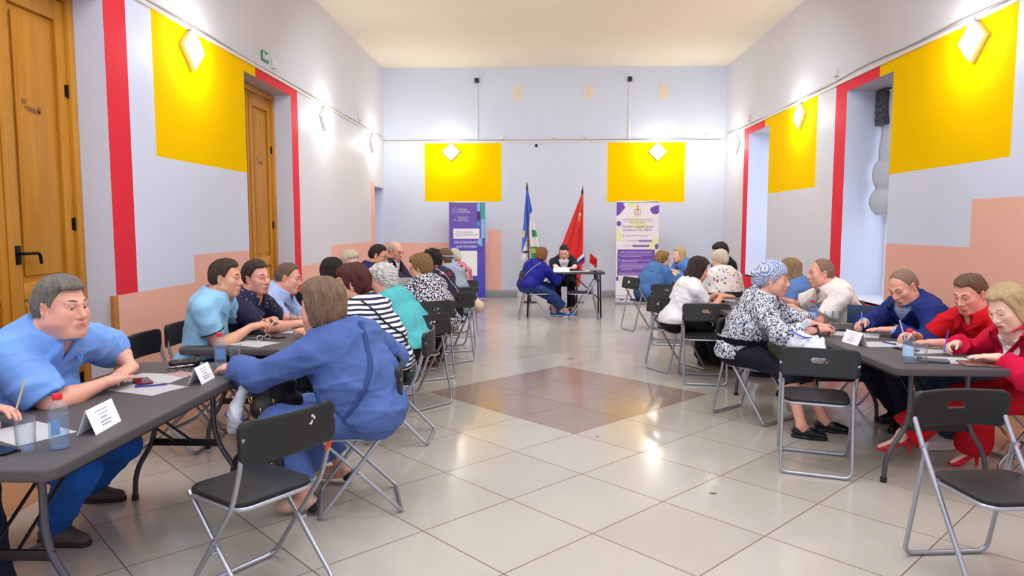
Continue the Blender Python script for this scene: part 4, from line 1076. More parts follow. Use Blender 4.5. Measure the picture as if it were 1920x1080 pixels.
        if lk != 'crop':
            a_ = (legp['L'][1]+legp['R'][1])/2; h_ = (legp['L'][0]+legp['R'][0])/2; e_ = (lerp(legp['L'][1], legp['L'][2], tt-1)+lerp(legp['R'][1], legp['R'][2], tt-1))/2
            prs += [rc(h_, a_, .095, .075, .06)]
            prs.append(trim(rc(a_, a_+(e_-a_)*1.3, .080, .085, .06), e_, e_-a_))
            if hem: prs.append(hem(legp, toL))
        V_, Q_ = iso(prs, max(res, .010), disp=folds(seed*5+2, .010)); mk('skirt' if lk != 'crop' else 'cropped_trousers', V_, Q_, lm, root)
    if shoes:
        kind_, sm = shoes[0], shoes[1]
        for sd in 'LR':
            Hp, Kn, An = legp[sd]; d_ = footdirs[sd]; side_ = np.cross(d_, A3((0, 0, 1))); b0 = A3((An[0], An[1], An[2]-(.125 if shoes[0] == 'heel' else .085)))
            Pp = lambda a, b, c: b0+d_*a+side_*b+A3((0, 0, c))
            fs = (.92 if fem else 1.02)*size
            if kind_ == 'heel':
                up_ = [rc(Pp(-.015, 0, .092), Pp(.10, 0, .034), .033*fs, .036*fs, .03), rc(Pp(.10, 0, .032), Pp(.20*fs, 0, .012), .036*fs, .007, .03, 1, (A3((0, 0, 1)), .6)), rc(Pp(-.02, 0, .10), Pp(-.03, 0, .075), .029, .020, .02)]
                pa, na = Pp(.035, 0, .080), unit(A3((0, 0, 1))+d_*.55); pb, nb_ = Pp(-.02, 0, .118), A3((0, 0, 1.))
                cf = lambda x, y, z: np.maximum((x-pa[0])*na[0]+(y-pa[1])*na[1]+(z-pa[2])*na[2]-.030*np.clip((-(x-pa[0])*d_[0]-(y-pa[1])*d_[1])/.03, 0, 1), z-pb[2])
                V_, Q_ = iso(up_, .006 if res < .012 else .009, cut=cf); sh_ = mk('shoe', V_, Q_, sm, root)
                bm = bmesh.new(); tube(bm, [Pp(-.035, 0, .085), Pp(-.042, 0, .04), Pp(-.042, 0, .0)], [.020, .011, .008], 10); fin('shoe_heel', bm, shoes[2] if len(shoes) > 2 else sm, sh_)
            elif kind_ == 'block':
                up_ = [rc(Pp(-.02, 0, .085), Pp(-.02, 0, .06), .036*fs, .036*fs, .03), rc(Pp(-.02, 0, .06), Pp(.10, 0, .036), .034*fs, .036*fs, .03), rc(Pp(.10, 0, .036), Pp(.15*fs, 0, .03), .036*fs, .026, .03)]
                V_, Q_ = iso(up_, .007, cut=lambda x, y, z: np.maximum(.004-z, z-.10)); sh_ = mk('shoe', V_, Q_, sm, root)
                bm = bmesh.new(); lathe(bm, [(.026, 0), (.030, .05)], 14, Matrix.Translation(Vector(Pp(-.035, 0, 0)))); fin('shoe_heel', bm, shoes[2], sh_)
            else:
                hi_ = .105 if kind_ == 'sneaker' else .080
                up_ = [rc(Pp(-.035, 0, .045), Pp(.06, 0, .05), .036*fs, .040*fs, .03), rc(Pp(.06, 0, .042), Pp(.155*fs, 0, .030), .041*fs, .031*fs, .03), rc(Pp(-.02, 0, .05), Pp(-.01, 0, .09), .036*fs, .036*fs, .02)]
                cf = lambda x, y, z: np.maximum(.012-z, z-hi_)
                V_, Q_ = iso(up_, .006 if res < .012 else .009, cut=cf); sh_ = mk('shoe', V_, Q_, sm, root)
                so = [rc(Pp(-.035, 0, .012), Pp(.06, 0, .012), .040*fs, .043*fs, .03), rc(Pp(.06, 0, .012), Pp(.158*fs, 0, .012), .044*fs, .034*fs, .03)]
                V_, Q_ = iso(so, .006 if res < .012 else .009, cut=lambda x, y, z: np.maximum(.001-z, z-.024)); mk('sole', V_, Q_, shoes[2] if len(shoes) > 2 else sm, sh_)
    info = dict(P0=P0, P1=P1, P2=P2, P3=P3, rt=rt, up=up, fwd=fwd, arms=arms, legs=legp, H=H, RH=RH, s=s, root=root, hcl=hcl, toL=toL, sw=sw, Rb=Rb, hframe=hframe)
    hemz = P0[2]-.02 if tuck is False else P0[2]+.06
    info['garment'] = None
    if top:
        k_, m_ = top['kind'], top['mat']; sl = top.get('sleeve', .62); off = top.get('off', .014)+.005; hz = top.get('hem', hemz)
        vn = top.get('v'); nkr = top.get('neck', nr+(.006 if top.get('collar') else .014) if (top.get('collar') or (k_ == 'jacket' and not fem)) else (.070 if not fem else .078))
        o_ = garment('jacket' if k_ == 'jacket' else ('dress_top' if k_ == 'dress' else ('blouse' if k_ == 'blouse' else 'shirt')), off, sl, m_, torso_cut(hz, nkr, vn, top.get('open'), top.get('nk', .062)), top.get('amp', .008), 1, top.get('flare', .010))
        info['garment'] = np.array([v.co for v in o_.data.vertices])
        if under:
            garment('undershirt', .008, 0, under, torso_cut(hz+.03, (nr+.004) if not fem else nkr-.004, top.get('uv'), None, (.05 if not fem else .0), -.07, .10), .0005, 3, .0)
            if top.get('cuffs'):
                for sd in 'LR':
                    Sh, El, Wr = arms[sd]; e1 = lerp(El, Wr, sl-1.10); e2 = lerp(El, Wr, 1.02); V_, Q_ = iso([trim(rc(e1, e2+(e2-e1), .040, .037, .02), e2, Wr-El)], .006); mk('shirt_cuff', V_, Q_, under, root)
        if top.get('collar'):
            cm = top.get('collarmat', m_); bm = bmesh.new(); N_ = 26; rows = []
            # neck ring lying round the real neck, stand + fall, open at the throat
            nc = lerp(P3, H((0, -.018, -.055)), .34); nax = unit(H((0, -.018, -.055))-P3); nrt = unit(rt-nax*(rt@nax)); nfw = np.cross(nax, nrt); nfw = nfw if nfw@fwd > 0 else -nfw
            op = top.get('copen', .30); R0 = nr+.019
            prof = [(R0+.002, -.035), (R0+.004, .012), (R0+.010, .020), (R0+.024, .004), (R0+.038, -.024)]
            for i in range(N_+1):
                a_ = op+(2*math.pi-2*op)*i/N_; fr_ = (1+math.cos(a_))/2; row = []
                for j, (r_, h_) in enumerate(prof):
                    ext = 1+(.38*fr_**3 if j == 4 else 0); dn_ = -.030*fr_**2-(.030*fr_**3 if j >= 3 else 0)
                    p_ = nc+nfw*(r_*math.cos(a_)*ext+.008)+nrt*(r_*math.sin(a_)*1.08)+nax*(h_+dn_); row.append(bm.verts.new(p_))
                rows.append(row)
            for A_, B_ in zip(rows, rows[1:]):
                for j in range(4): bm.faces.new((A_[j], A_[j+1], B_[j+1], B_[j]))
            bmesh.ops.solidify(bm, geom=bm.faces[:], thickness=.003); fin('collar', bm, cm, root, auto=False)
        if top.get('cuffband'):
            bm = bmesh.new()
            for sd in 'LR':
                Sh, El, Wr = arms[sd]; ax_ = unit(El-Sh); c_ = lerp(Sh, El, sl)-ax_*.003; a_ = np.cross(ax_, A3((0, .3, 1))); a_ = unit(a_); b_ = np.cross(ax_, a_); rad = (ar*1.12*(1-sl)+ar*.86*sl)+off+.010*sl+.004
                tube(bm, [c_+a_*math.cos(q_)*rad+b_*math.sin(q_)*rad for q_ in np.linspace(0, 2*math.pi, 25)[:-1]], .004, 6, closed=True)
            fin('sleeve_band', bm, top['cuffband'], root)
        if top.get('lapel'):
            bm = bmesh.new(); dep = top['lapel']
            for sx in (-1, 1):
                rows = []
                for i in range(13):
                    t_ = i/12; v_ = .03-t_*(dep+.02); inner = max(.0, (v_+top['v'][0])*top['v'][1]) if top.get('v') else .05; wd = .058*math.sin(math.pi*min(1, t_*1.12+.12))**.6*(1-.55*t_)+.008
                    row = []
                    for j in range(4):
                        u_ = inner-.004+wd*j/3; row.append((u_, v_))
                    rows.append(row)
                top_pts = []
                # drop the strips on the jacket surface by marching
                V_ = np.array([v.co for v in o_.data.vertices]); rel = V_-P3; uu, vv_, ww = rel@rt, rel@up, rel@fwd; front = ww > 0
                grid = []
                for row in rows:
                    gr_ = []
                    for (u_, v_) in row:
                        dd = (uu-sx*u_)**2+(vv_-v_)**2; dd[~front] = 9; idx_ = np.argsort(dd)[:6]; wv = float(ww[idx_].max())
                        gr_.append(bm.verts.new(P3+rt*sx*u_+up*v_+fwd*(wv+.006)))
                    grid.append(gr_)
                for A_, B_ in zip(grid, grid[1:]):
                    for j in range(3): bm.faces.new((A_[j], A_[j+1], B_[j+1], B_[j]))
            bmesh.ops.solidify(bm, geom=bm.faces[:], thickness=.005); fin('lapel', bm, m_, root, auto=False)
        if top.get('buttons'):
            bm = bmesh.new(); V_ = np.array([v.co for v in o_.data.vertices]); rel = V_-P3; uu, vv_, ww = rel@rt, rel@up, rel@fwd
            for vz in top['buttons']:
                sel = (np.abs(uu) < .02) & (np.abs(vv_-vz) < .02) & (ww > 0)
                if sel.any(): lathe(bm, [(.0055, 0), (.0055, .003), (.001, .0035)], 10, Matrix([list(r_)+[0] for r_ in np.stack([rt, up, fwd], 1)]+[[0, 0, 0, 1]]).copy() if False else Matrix.Translation(Vector(P3+up*vz+fwd*(float(ww[sel].max())+.001))) @ Matrix([[rt[0], up[0], fwd[0], 0], [rt[1], up[1], fwd[1], 0], [rt[2], up[2], fwd[2], 0], [0, 0, 0, 1]]))
            fin('shirt_button', bm, mat('button_pale', (210, 214, 226), .4), root)
    if glasses:
        bm = bmesh.new()
        for sx in (-1, 1):
            tube(bm, [Vector(H((sx*.032+.022*math.cos(a_), .098-.006*abs(math.cos(a_)) if True else 0, .002+.016*math.sin(a_)))) for a_ in np.linspace(0, 2*math.pi, 21)[:-1]], .0018*s, 6, closed=True)
            tube(bm, [Vector(H(p)) for p in ((sx*.054, .094, .008), (sx*.074, .07, .010), (sx*.080, -.005, .012))], .0016*s, 6)
        tube(bm, [Vector(H((-.010, .099, .006))), Vector(H((0, .101, .010))), Vector(H((.010, .099, .006)))], .0016*s, 6)
        fin('spectacles', bm, glasses, root)
    if extra: extra(info)
    return root, info
# ================================================================== CLOTH MATERIALS
def cloth(name, col, rough=.85, b=.35, sc=260, var=.10):
    if name in _M: return _M[name]
    m, t = newmat(name, rough); c = srgb(col); v = t.co(); f = t.noise(v, 9, 4)
    t.l(t.mix(f, tuple(x*(1-var) for x in c[:3])+(1,), tuple(min(1, x*(1+var)) for x in c[:3])+(1,)), t.b.inputs['Base Color'])
    h = t.m('ADD', t.m('MULTIPLY', t.noise(v, sc, 2), .10), t.m('ADD', t.m('MULTIPLY', t.noise(t.co((1, 1, .35), (.5, .2, 0)), 8, 1.5, .9), 1.0), t.m('MULTIPLY', t.noise(t.co((.35, 1, 1), (.1, .6, 0)), 14, 1.5, .8), .4))); t.bump(h, min(1, b*1.3), .022)
    t.b.inputs['Specular IOR Level'].default_value = .25
    return m
def stripes(name, a, b, n, duty=.5):
    m, t = newmat(name, .85); tc = t.n('ShaderNodeTexCoord'); sp = t.n('ShaderNodeSeparateXYZ'); t.l(tc.outputs['Object'], sp.inputs[0])
    z = t.m('ADD', sp.outputs[2], t.m('MULTIPLY', t.noise(tc.outputs['Object'], 5, 2), .02)); fr = t.m('FRACT', t.m('MULTIPLY', z, n)); t.l(t.mix(t.m('LESS_THAN', fr, duty), srgb(a), srgb(b)), t.b.inputs['Base Color']); return m
def spots(name, base, cols, scale, size, rnd=1.0):
    m, t = newmat(name, .85); v = t.co(); wz = t.n('ShaderNodeTexNoise'); t.l(v, wz.inputs['Vector']); wz.inputs['Scale'].default_value = scale*1.8; wz.inputs['Detail'].default_value = 1; ad = t.n('ShaderNodeMixRGB'); ad.blend_type = 'ADD'; ad.inputs[0].default_value = .9/scale; t.l(v, ad.inputs[1]); t.l(wz.outputs['Color'], ad.inputs[2])
    vo = t.vor(ad.outputs[0], scale, 'F1', rnd); k = t.m('LESS_THAN', vo.outputs['Distance'], size)
    ramp = t.n('ShaderNodeValToRGB'); ramp.color_ramp.interpolation = 'CONSTANT'; el_ = ramp.color_ramp.elements
    el_[0].color = srgb(cols[0]); el_[0].position = 0
    for i, c in enumerate(cols[1:]):
        if i == 0: e = el_[1]; e.position = 1/len(cols)
        else: e = el_.new((i+1)/len(cols))
        e.color = srgb(c)
    sp = t.n('ShaderNodeSeparateColor'); t.l(vo.outputs['Color'], sp.inputs[0]); t.l(sp.outputs[0], ramp.inputs[0])
    t.l(t.mix(k, srgb(base), ramp.outputs[0]), t.b.inputs['Base Color']); t.bump(t.noise(v, 18, 3, 1), .3, .01); return m
def leaves(name, a, b, scale, thr):
    m, t = newmat(name, .85); v = t.co((1, 1, .75)); nz = t.n('ShaderNodeTexNoise'); t.l(v, nz.inputs['Vector']); nz.inputs['Scale'].default_value = 16
    ad = t.n('ShaderNodeMixRGB'); ad.blend_type = 'ADD'; ad.inputs[0].default_value = .06; t.l(v, ad.inputs[1]); t.l(nz.outputs['Color'], ad.inputs[2])
    vo = t.vor(ad.outputs[0], scale, 'DISTANCE_TO_EDGE'); vo2 = t.vor(ad.outputs[0], scale*1.0, 'F1')
    k = t.m('LESS_THAN', vo.outputs['Distance'], thr)
    k2 = t.m('MULTIPLY', t.m('LESS_THAN', t.noise(ad.outputs[0], scale*1.6, 2), .43), 1)
    t.l(t.mix(t.m('MAXIMUM', k, k2), srgb(a), srgb(b)), t.b.inputs['Base Color']); return m
def speck(name, a, b, scale, thr=.5):
    m, t = newmat(name, .85); v = t.co(); k = t.m('LESS_THAN', t.noise(v, scale, 2), thr); t.l(t.mix(k, srgb(a), srgb(b)), t.b.inputs['Base Color']); t.bump(t.noise(v, 18, 3, 1), .3, .01); return m
def denim(name, col): return cloth(name, col, .9, .55, 420, .16)
H_GREY = hairmat('hair_grey_brown', (92, 82, 74), (150, 142, 134)); H_BRN = hairmat('hair_dark_brown', (40, 28, 24), (78, 58, 46)); H_MID = hairmat('hair_brown', (84, 58, 40), (138, 102, 74))
H_BUZZ = hairmat('hair_short_brown', (96, 74, 60), (132, 108, 92), .7); H_BURG = hairmat('hair_burgundy', (58, 18, 16), (104, 40, 34)); H_WHITE = hairmat('hair_white', (206, 202, 192), (244, 242, 236))
H_BLACK = hairmat('hair_black', (16, 12, 14), (42, 32, 32)); H_BLND = hairmat('hair_blond', (176, 142, 92), (226, 202, 156)); H_PLAT = hairmat('hair_platinum', (200, 186, 150), (238, 230, 206)); H_TAWNY = hairmat('hair_tawny', (110, 80, 40), (168, 132, 82))
H_DKB = hairmat('hair_dark_chestnut', (34, 20, 18), (72, 44, 36)); H_LTG = hairmat('hair_light_grey', (176, 166, 152), (214, 206, 194)); H_COP = hairmat('hair_copper', (96, 58, 28), (150, 98, 52)); H_P2 = hairmat('hair_brown_grey_mix', (88, 62, 46), (160, 128, 100)); H_THIN = hairmat('hair_thin_brown', (128, 98, 80), (166, 134, 112), .6); H_SAND = hairmat('hair_sandy', (120, 92, 66), (188, 158, 118))
C_SKY = cloth('shirt_sky_blue', (120, 164, 236)); C_POLO = cloth('polo_light_blue', (146, 196, 230)); C_PALE = cloth('shirt_pale_blue', (164, 184, 230)); C_DOT = spots('shirt_navy_dots', (26, 28, 62), [(190, 200, 220), (160, 60, 80), (200, 206, 226)], 30, .16)
C_NAVYT = cloth('trousers_navy', (26, 30, 52)); C_JEANS = denim('jeans_bright_blue', (30, 92, 180)); C_JEANG = denim('jeans_dark', (52, 70, 92)); C_DENIM = denim('dress_denim_blue', (80, 104, 164)); C_DARK = cloth('trousers_black', (18, 18, 24)); C_SKIRTN = cloth('skirt_dark_navy', (24, 24, 40))
C_STRIPE = stripes('top_navy_white_stripes', (236, 238, 242), (30, 34, 62), 30, .46); C_TEAL = cloth('tshirt_teal', (88, 184, 190)); C_WHITE = cloth('blouse_white', (236, 236, 242), .8, .3); C_CREAM = cloth('top_cream_pink', (236, 220, 218)); C_SUITN = cloth('suit_navy', (30, 40, 92)); C_SUITB = cloth('suit_royal_navy', (32, 46, 112)); C_SUITP = cloth('suit_dark_plum', (52, 42, 62))
C_SPECK = speck('blouse_black_white_specks', (226, 224, 232), (32, 32, 52), 62, .52); C_NAVYR = spots('top_navy_red_white', (24, 28, 60), [(24, 28, 60), (200, 30, 40), (24, 28, 60), (230, 230, 236)], 16, .30); C_VEST = cloth('vest_grey', (148, 158, 176)); C_FLOR = spots('blouse_pink_black_floral', (196, 110, 130), [(40, 44, 52), (70, 120, 110), (226, 180, 190), (30, 28, 36)], 22, .42)
C_VELV = cloth('jacket_blue_velvet', (22, 24, 128), .6, .4, 90, .3); C_TRB = cloth('trousers_blue', (40, 60, 118)); C_DJ = denim('jacket_denim', (72, 110, 164)); C_DJ2 = cloth('jacket_bright_blue', (84, 134, 206)); C_FLW = spots('blouse_white_floral', (232, 226, 224), [(232, 226, 224), (228, 196, 70), (186, 70, 84), (90, 96, 140), (232, 226, 224), (214, 160, 150)], 26, .34)
C_LEAF = leaves('blouse_black_white_leaves', (214, 218, 232), (30, 32, 48), 40, .055); C_WSH = cloth('shirt_off_white', (238, 230, 226)); C_RED = cloth('polo_red', (206, 18, 30)); C_CRIM = cloth('jacket_crimson', (206, 14, 62)); C_REDT = cloth('trousers_red', (186, 10, 30)); C_BEIGE = cloth('skirt_beige', (186, 164, 146)); C_LB = cloth('top_blue_soft', (94, 130, 190)); C_GREENV = cloth('cardigan_olive', (52, 60, 50))
m, t = newmat('headscarf_blue_white', .8); v = t.co((1, 1, 1), (.5, .3, .2)); w_ = t.n('ShaderNodeTexWave'); t.l(v, w_.inputs['Vector']); w_.inputs['Scale'].default_value = 30; w_.inputs['Distortion'].default_value = 4; w_.inputs['Detail'].default_value = 3; w_.inputs['Detail Scale'].default_value = 2
t.l(t.mix(t.m('POWER', w_.outputs['Fac'], 1.6), srgb((104, 130, 176)), srgb((226, 232, 242))), t.b.inputs['Base Color']); t.bump(w_.outputs['Fac'], .5, .008); C_SCARF = m
C_SCARFG = cloth('headscarf_grey_blue', (150, 164, 196)); S_BRN = mat('shoe_taupe', (84, 72, 68), .6, bump=.3); S_SOLE = mat('sole_dark', (44, 36, 34), .7); S_BLK = mat('shoe_black_leather', (22, 22, 28), .28); S_NUDE = mat('shoe_nude', (206, 168, 148), .5); S_RED = mat('shoe_red', (214, 20, 54), .35); S_WHT = mat('sneaker_white', (232, 232, 236), .5); S_NAVY = mat('sneaker_navy', (28, 40, 84), .6); S_BLUE = mat('shoe_bright_blue', (20, 104, 190), .6); S_BRWN = mat('shoe_brown_leather', (92, 60, 52), .3)
TAN_SOLE = mat('sole_tan', (190, 130, 84), .6); SPEC = mat('spectacle_frame_dark', (30, 26, 30), .3); GOLD = mat('gold', (212, 170, 84), .25, 1.0)
def clear(name, tint, mixc, refl=.10):
    m = bpy.data.materials.new(name); m.use_nodes = True; nt = m.node_tree; _M[name] = m; out = nt.nodes['Material Output']; nt.nodes.remove(nt.nodes['Principled BSDF'])
    tr = nt.nodes.new('ShaderNodeBsdfTransparent'); tr.inputs[0].default_value = srgb(tint); gl = nt.nodes.new('ShaderNodeBsdfGlossy'); gl.inputs['Roughness'].default_value = .04
    lw = nt.nodes.new('ShaderNodeLayerWeight'); lw.inputs[0].default_value = refl; mx = nt.nodes.new('ShaderNodeMixShader'); nt.links.new(lw.outputs['Facing'], mx.inputs[0]); nt.links.new(tr.outputs[0], mx.inputs[1]); nt.links.new(gl.outputs[0], mx.inputs[2])
    df = nt.nodes.new('ShaderNodeBsdfDiffuse'); df.inputs[0].default_value = srgb(tint); m2 = nt.nodes.new('ShaderNodeMixShader'); m2.inputs[0].default_value = mixc; nt.links.new(mx.outputs[0], m2.inputs[1]); nt.links.new(df.outputs[0], m2.inputs[2]); nt.links.new(m2.outputs[0], out.inputs[0]); return m
WATER = clear('water_clear', (238, 247, 255), .05, .04); CLEAR = clear('clear_plastic', (240, 247, 255), .05, .14); GLS = clear('drinking_glass', (250, 252, 254), .02, .16)
CAPR = mat('cap_red', (222, 30, 44), .4); BLBL = mat('bottle_label_blue', (176, 212, 240), .5); PAPER = mat('paper_white', (250, 250, 254), .7); INK = mat('ink_grey', (120, 120, 140), .8); PENB = mat('pen_blue', (40, 50, 150), .3); PENW = mat('pen_white', (222, 226, 240), .3); PHONE = mat('phone_black', (18, 20, 26), .12); PHONEC = mat('phone_case_dark_red', (110, 22, 44), .4)
# ================================================================== PEOPLE
EXTRA = {}
def watch(info, sd='L', mt=None, name='wristwatch'):
    Wr, Fr, hs = info['hframe'][sd]; hd, uu, nn = Fr[:, 0], Fr[:, 1], Fr[:, 2]; bm = bmesh.new(); c = Wr-hd*.025
    pts = [Vector(c+uu*math.cos(a)*.036+nn*math.sin(a)*.030) for a in np.linspace(0, 2*math.pi, 21)[:-1]]
    tube(bm, pts, .006, 6, closed=True, flat=1.6)
    M = Matrix([[uu[0], hd[0], nn[0], 0], [uu[1], hd[1], nn[1], 0], [uu[2], hd[2], nn[2], 0], [0, 0, 0, 1]]); lathe(bm, [(.016, 0), (.017, .006), (.014, .009)], 16, Matrix.Translation(Vector(c-nn*.040)) @ M)
    fin(name, bm, mt or GOLD, info['root'])
def strap(info, pts, r, mt, name='bag_strap'):
    """strap laid on the back of the garment; pts are (sideways, along the spine) in torso coordinates"""
    P3, rt, up, fwd = info['P3'], info['rt'], info['up'], info['fwd']; rel = info['garment']-P3; uu, vv, ww = rel@rt, rel@up, rel@fwd
    bm = bmesh.new(); out = []
    P = fillet([(p[0], p[1], 0) for p in pts], .08, 6); Q = []
    for a, b in zip(P, P[1:]):
        n = max(1, int((b-a).length/.02)); Q += [a.lerp(b, k/n) for k in range(n)]
    Q.append(P[-1])
    for q in Q:
        dd = (uu-q.x)**2+(vv-q.y)**2; dd = np.where(ww < .03, dd, 9); k = np.argsort(dd)[:5]; out.append(Vector(P3+rt*q.x+up*q.y+fwd*(float(ww[k].min())-.003)))
    for _ in range(2): out = [out[0]]+[(out[i-1]+out[i]*2+out[i+1])/4 for i in range(1, len(out)-1)]+[out[-1]]
    tube(bm, out, r, 8, flat=.5); fin(name, bm, mt, info['root'])
R_N, R_M, R_F = .0085, .011, .015
person('seated person at the left edge of the photo, only hands and dark knees in view', (-2.52, 2.45, 1.2), 0, tone='red', hair=('short', H_BRN), top=dict(kind='shirt', mat=C_NAVYT, sleeve=1.6), legs=('trousers', C_NAVYT), shoes=('shoe', S_BLK),
       hands=((-2.19, 2.70, .80), (-2.16, 2.50, .80)), poses=('rest', 'grip'), hdir=((.95, -.25, .05), (.95, .15, .1)), feet=((-2.15, 2.62, .085), (-2.2, 2.3, .085)), res=R_M, seed=2)
person('heavy grey-haired man in a sky blue shirt with arms folded on the nearest left table', (-2.15, 3.10, 1.165), -14, size=1.04, girth=1.42, belly=1.1, fat=1, look=(2, -2, 0), tone='red', hair=('grey_side', H_GREY), headscale=1.13,
       top=dict(kind='shirt', mat=C_SKY, sleeve=.86, collar=1, v=(.07, .30), off=.018, flare=.03, amp=.012, buttons=(-.17, -.25, -.33), copen=.45), legs=('jeans', C_JEANS), shoes=('shoe', S_BRN, S_SOLE), L=.55,
       hands=((-2.03, 3.42, .825), (-2.04, 3.22, .795)), poses=('rest', 'flat'), hdir=((.02, -.98, -.10), (.20, .96, .05)), hnrm=((0, 0, -1), (0, 0, -1)), poleL=(-2.15, 4.1, .65), poleR=(-2.25, 2.6, .62), leanmax=.34, feet=((-2.50, 3.74, .085, 5), (-2.34, 3.22, .085, -8)), res=R_N, fine=.0036, seed=3)
def x_dress(info):
    strap(info, [(.08, .02), (.02, -.20), (-.17, -.42)], .014, cloth('strap_denim', (54, 74, 128)))
person('heavy woman in a denim-blue dress with brown hair, back to the camera', (-1.12, 3.62, 1.115), 188, size=1.0, fem=True, girth=1.28, bust=1.2, fat=.8, look=(-22, -4, 0), tone='red', hair=('bob', H_P2), headscale=1.10, shy=-48, L=.47,
       top=dict(kind='dress', mat=C_DENIM, sleeve=1.86, off=.024, flare=.018, amp=.014, hem=.50, collar=1, copen=.5), legs=('midi', C_DENIM), shoes=('block', S_NUDE, S_BLK), hands=((-1.60, 3.66, .785), (-1.0, 4.15, .74)), poses=('rest', 'rest'), hdir=((-.95, .1, -.1), (-.7, .7, 0)), poleL=(-1.3, 2.9, .5), poleR=(-.5, 4.1, .6),
       feet=((-1.22, 3.58, .11, 185), (-1.16, 4.06, .11, 175)), res=R_N, seed=4, extra=x_dress, shw=.19)
person('dark-haired man in a light blue polo in profile, second left table', (-2.13, 4.75, 1.175), 2, look=(0, -3, 0), tone='tan', hair=('short', H_BRN), girth=1.05,
       top=dict(kind='polo', mat=C_POLO, sleeve=.60, collar=1, off=.012, amp=.009, cuffband=C_NAVYT, v=(.08, .35)), legs=('jeans', C_JEANG), shoes=('sneaker', S_NAVY, S_WHT), hands=((-1.96, 5.02, .84), (-1.99, 4.80, .83)), poses=('fist', 'grip'), hdir=((.7, -.3, .25), (.8, .35, .2)), poleR=(-2.30, 4.35, .2), poleL=(-2.3, 5.6, .4),
       feet=((-1.85, 4.95, .085), (-1.78, 4.60, .085, -10)), res=R_N, fine=.0038, leanmax=.27, seed=5)
person('man in a navy dotted shirt between two men in blue, left row', (-2.10, 5.20, 1.15), -8, look=(-14, -4, 6), tone='red', hair=('short', H_BRN), girth=1.12, belly=.3,
       top=dict(kind='shirt', mat=C_DOT, sleeve=.75, collar=1, flare=.02, v=(.10, .4)), legs=('jeans', C_NAVYT), shoes=('shoe', S_BLK), hands=((-1.86, 5.50, .79), (-1.84, 5.30, .79)), poses=('clasp', 'clasp'), hdir=((.8, -.5, 0), (.8, .5, 0)), poleR=(-2.1, 4.6, .5), poleL=(-2.1, 6, .5), res=R_M, fine=.004, seed=6)
person('crop-haired man in a pale blue shirt leaning over the second left table', (-2.09, 5.85, 1.10), 4, look=(0, -12, 0), tone='red', hair=('crew', H_BUZZ), girth=1.22, belly=.5, fat=.5,
       top=dict(kind='shirt', mat=C_PALE, sleeve=.9, collar=1, flare=.02, v=(.10, .4), amp=.012), legs=('jeans', C_NAVYT), shoes=('shoe', S_BLK), hands=((-1.90, 6.0, .79), (-1.92, 5.86, .79)), poses=('clasp', 'rest'), hdir=((.9, -.4, 0), (.9, .4, 0)), poleR=(-2.2, 5.3, .5), res=R_M, fine=.0042, leanmax=.27, seed=7)
def x_strapn(info): strap(info, [(-.09, .02), (-.02, -.18), (.14, -.36)], .009, C_NAVYT)
person('woman with burgundy hair in a navy-and-white striped top, back to the camera', (-1.29, 4.9, 1.125), 178, fem=True, girth=1.2, bust=1, look=(4, -8, 0), tone='tan', hair=('shortfem', H_BURG), shy=-32, L=.46, headscale=1.06,
       top=dict(kind='blouse', mat=C_STRIPE, sleeve=1.2, off=.016, amp=.010), legs=('trousers', C_DARK), shoes=('shoe', S_WHT), hands=((-1.62, 4.85, .785), (-1.6, 5.15, .785)), res=R_M, seed=8, extra=x_strapn, glasses=SPEC)
person('white curly-haired woman in a teal T-shirt leaning to the second left table', (-1.285, 5.85, 1.08), 172, fem=True, girth=1.28, bust=1, fat=.3, look=(6, -14, 0), tone='red', hair=('shortfem+curly', H_WHITE), shy=-18, L=.44, headscale=1.04,
       top=dict(kind='tshirt', mat=C_TEAL, sleeve=.85, off=.018, flare=.02, amp=.012), legs=('midi', C_DARK), shoes=('shoe', S_NUDE), hands=((-1.60, 5.74, .785), (-1.6, 6.0, .785)), poleL=(-1.2, 5.3, .55), res=R_M, seed=9)
person('black-haired woman in a cream top on the wall side of the left row', (-2.02, 6.9, 1.09), 20, fem=True, look=(14, -8, 0), tone='mid', hair=('bob', H_BLACK), top=dict(kind='blouse', mat=C_CREAM, sleeve=.7), legs=('trousers', C_DARK), shoes=('shoe', S_BLK), res=.013, seed=10, L=.46)
person('platinum-blond woman facing the camera past the black-haired woman', (-2.02, 7.6, 1.145), -6, fem=True, look=(-38, -8, 8), tone='pale', hair=('shortfem', H_PLAT), top=dict(kind='blouse', mat=C_WHITE, sleeve=1.2), legs=('trousers', C_DARK), shoes=('shoe', S_BLK), res=.013, seed=11)
person('dark-haired man in glasses and navy suit, left row', (-1.88, 8.3, 1.185), 8, look=(-8, -14, 0), tone='tan', hair=('short', H_BLACK), girth=1.15, top=dict(kind='jacket', mat=C_SUITN, sleeve=1.95, off=.022, v=(.26, .25)), under=C_WHITE, legs=('trousers', C_NAVYT), shoes=('shoe', S_BLK), glasses=SPEC, hands=((-1.5, 8.55, .79), (-1.5, 8.3, .79)), res=.013, leanmax=.27, seed=12)
person('grey-haired man in glasses and dark plum suit, far left row', (-1.85, 9.2, 1.205), -12, look=(-16, -12, 0), tone='red', hair=('balding', H_LTG), girth=1.12, top=dict(kind='jacket', mat=C_SUITP, sleeve=1.95, off=.022, v=(.30, .28), lapel=.28), under=C_WHITE, legs=('trousers', C_NAVYT), shoes=('shoe', S_BLK), glasses=SPEC, hands=((-1.50, 9.25, .80), (-1.48, 9.0, .80)), poses=('curl', 'curl'), res=.013, seed=13)
def x_strapw(info): strap(info, [(-.07, .02), (.06, -.12), (.17, -.36)], .007, mat('strap_white', (214, 210, 214), .5))
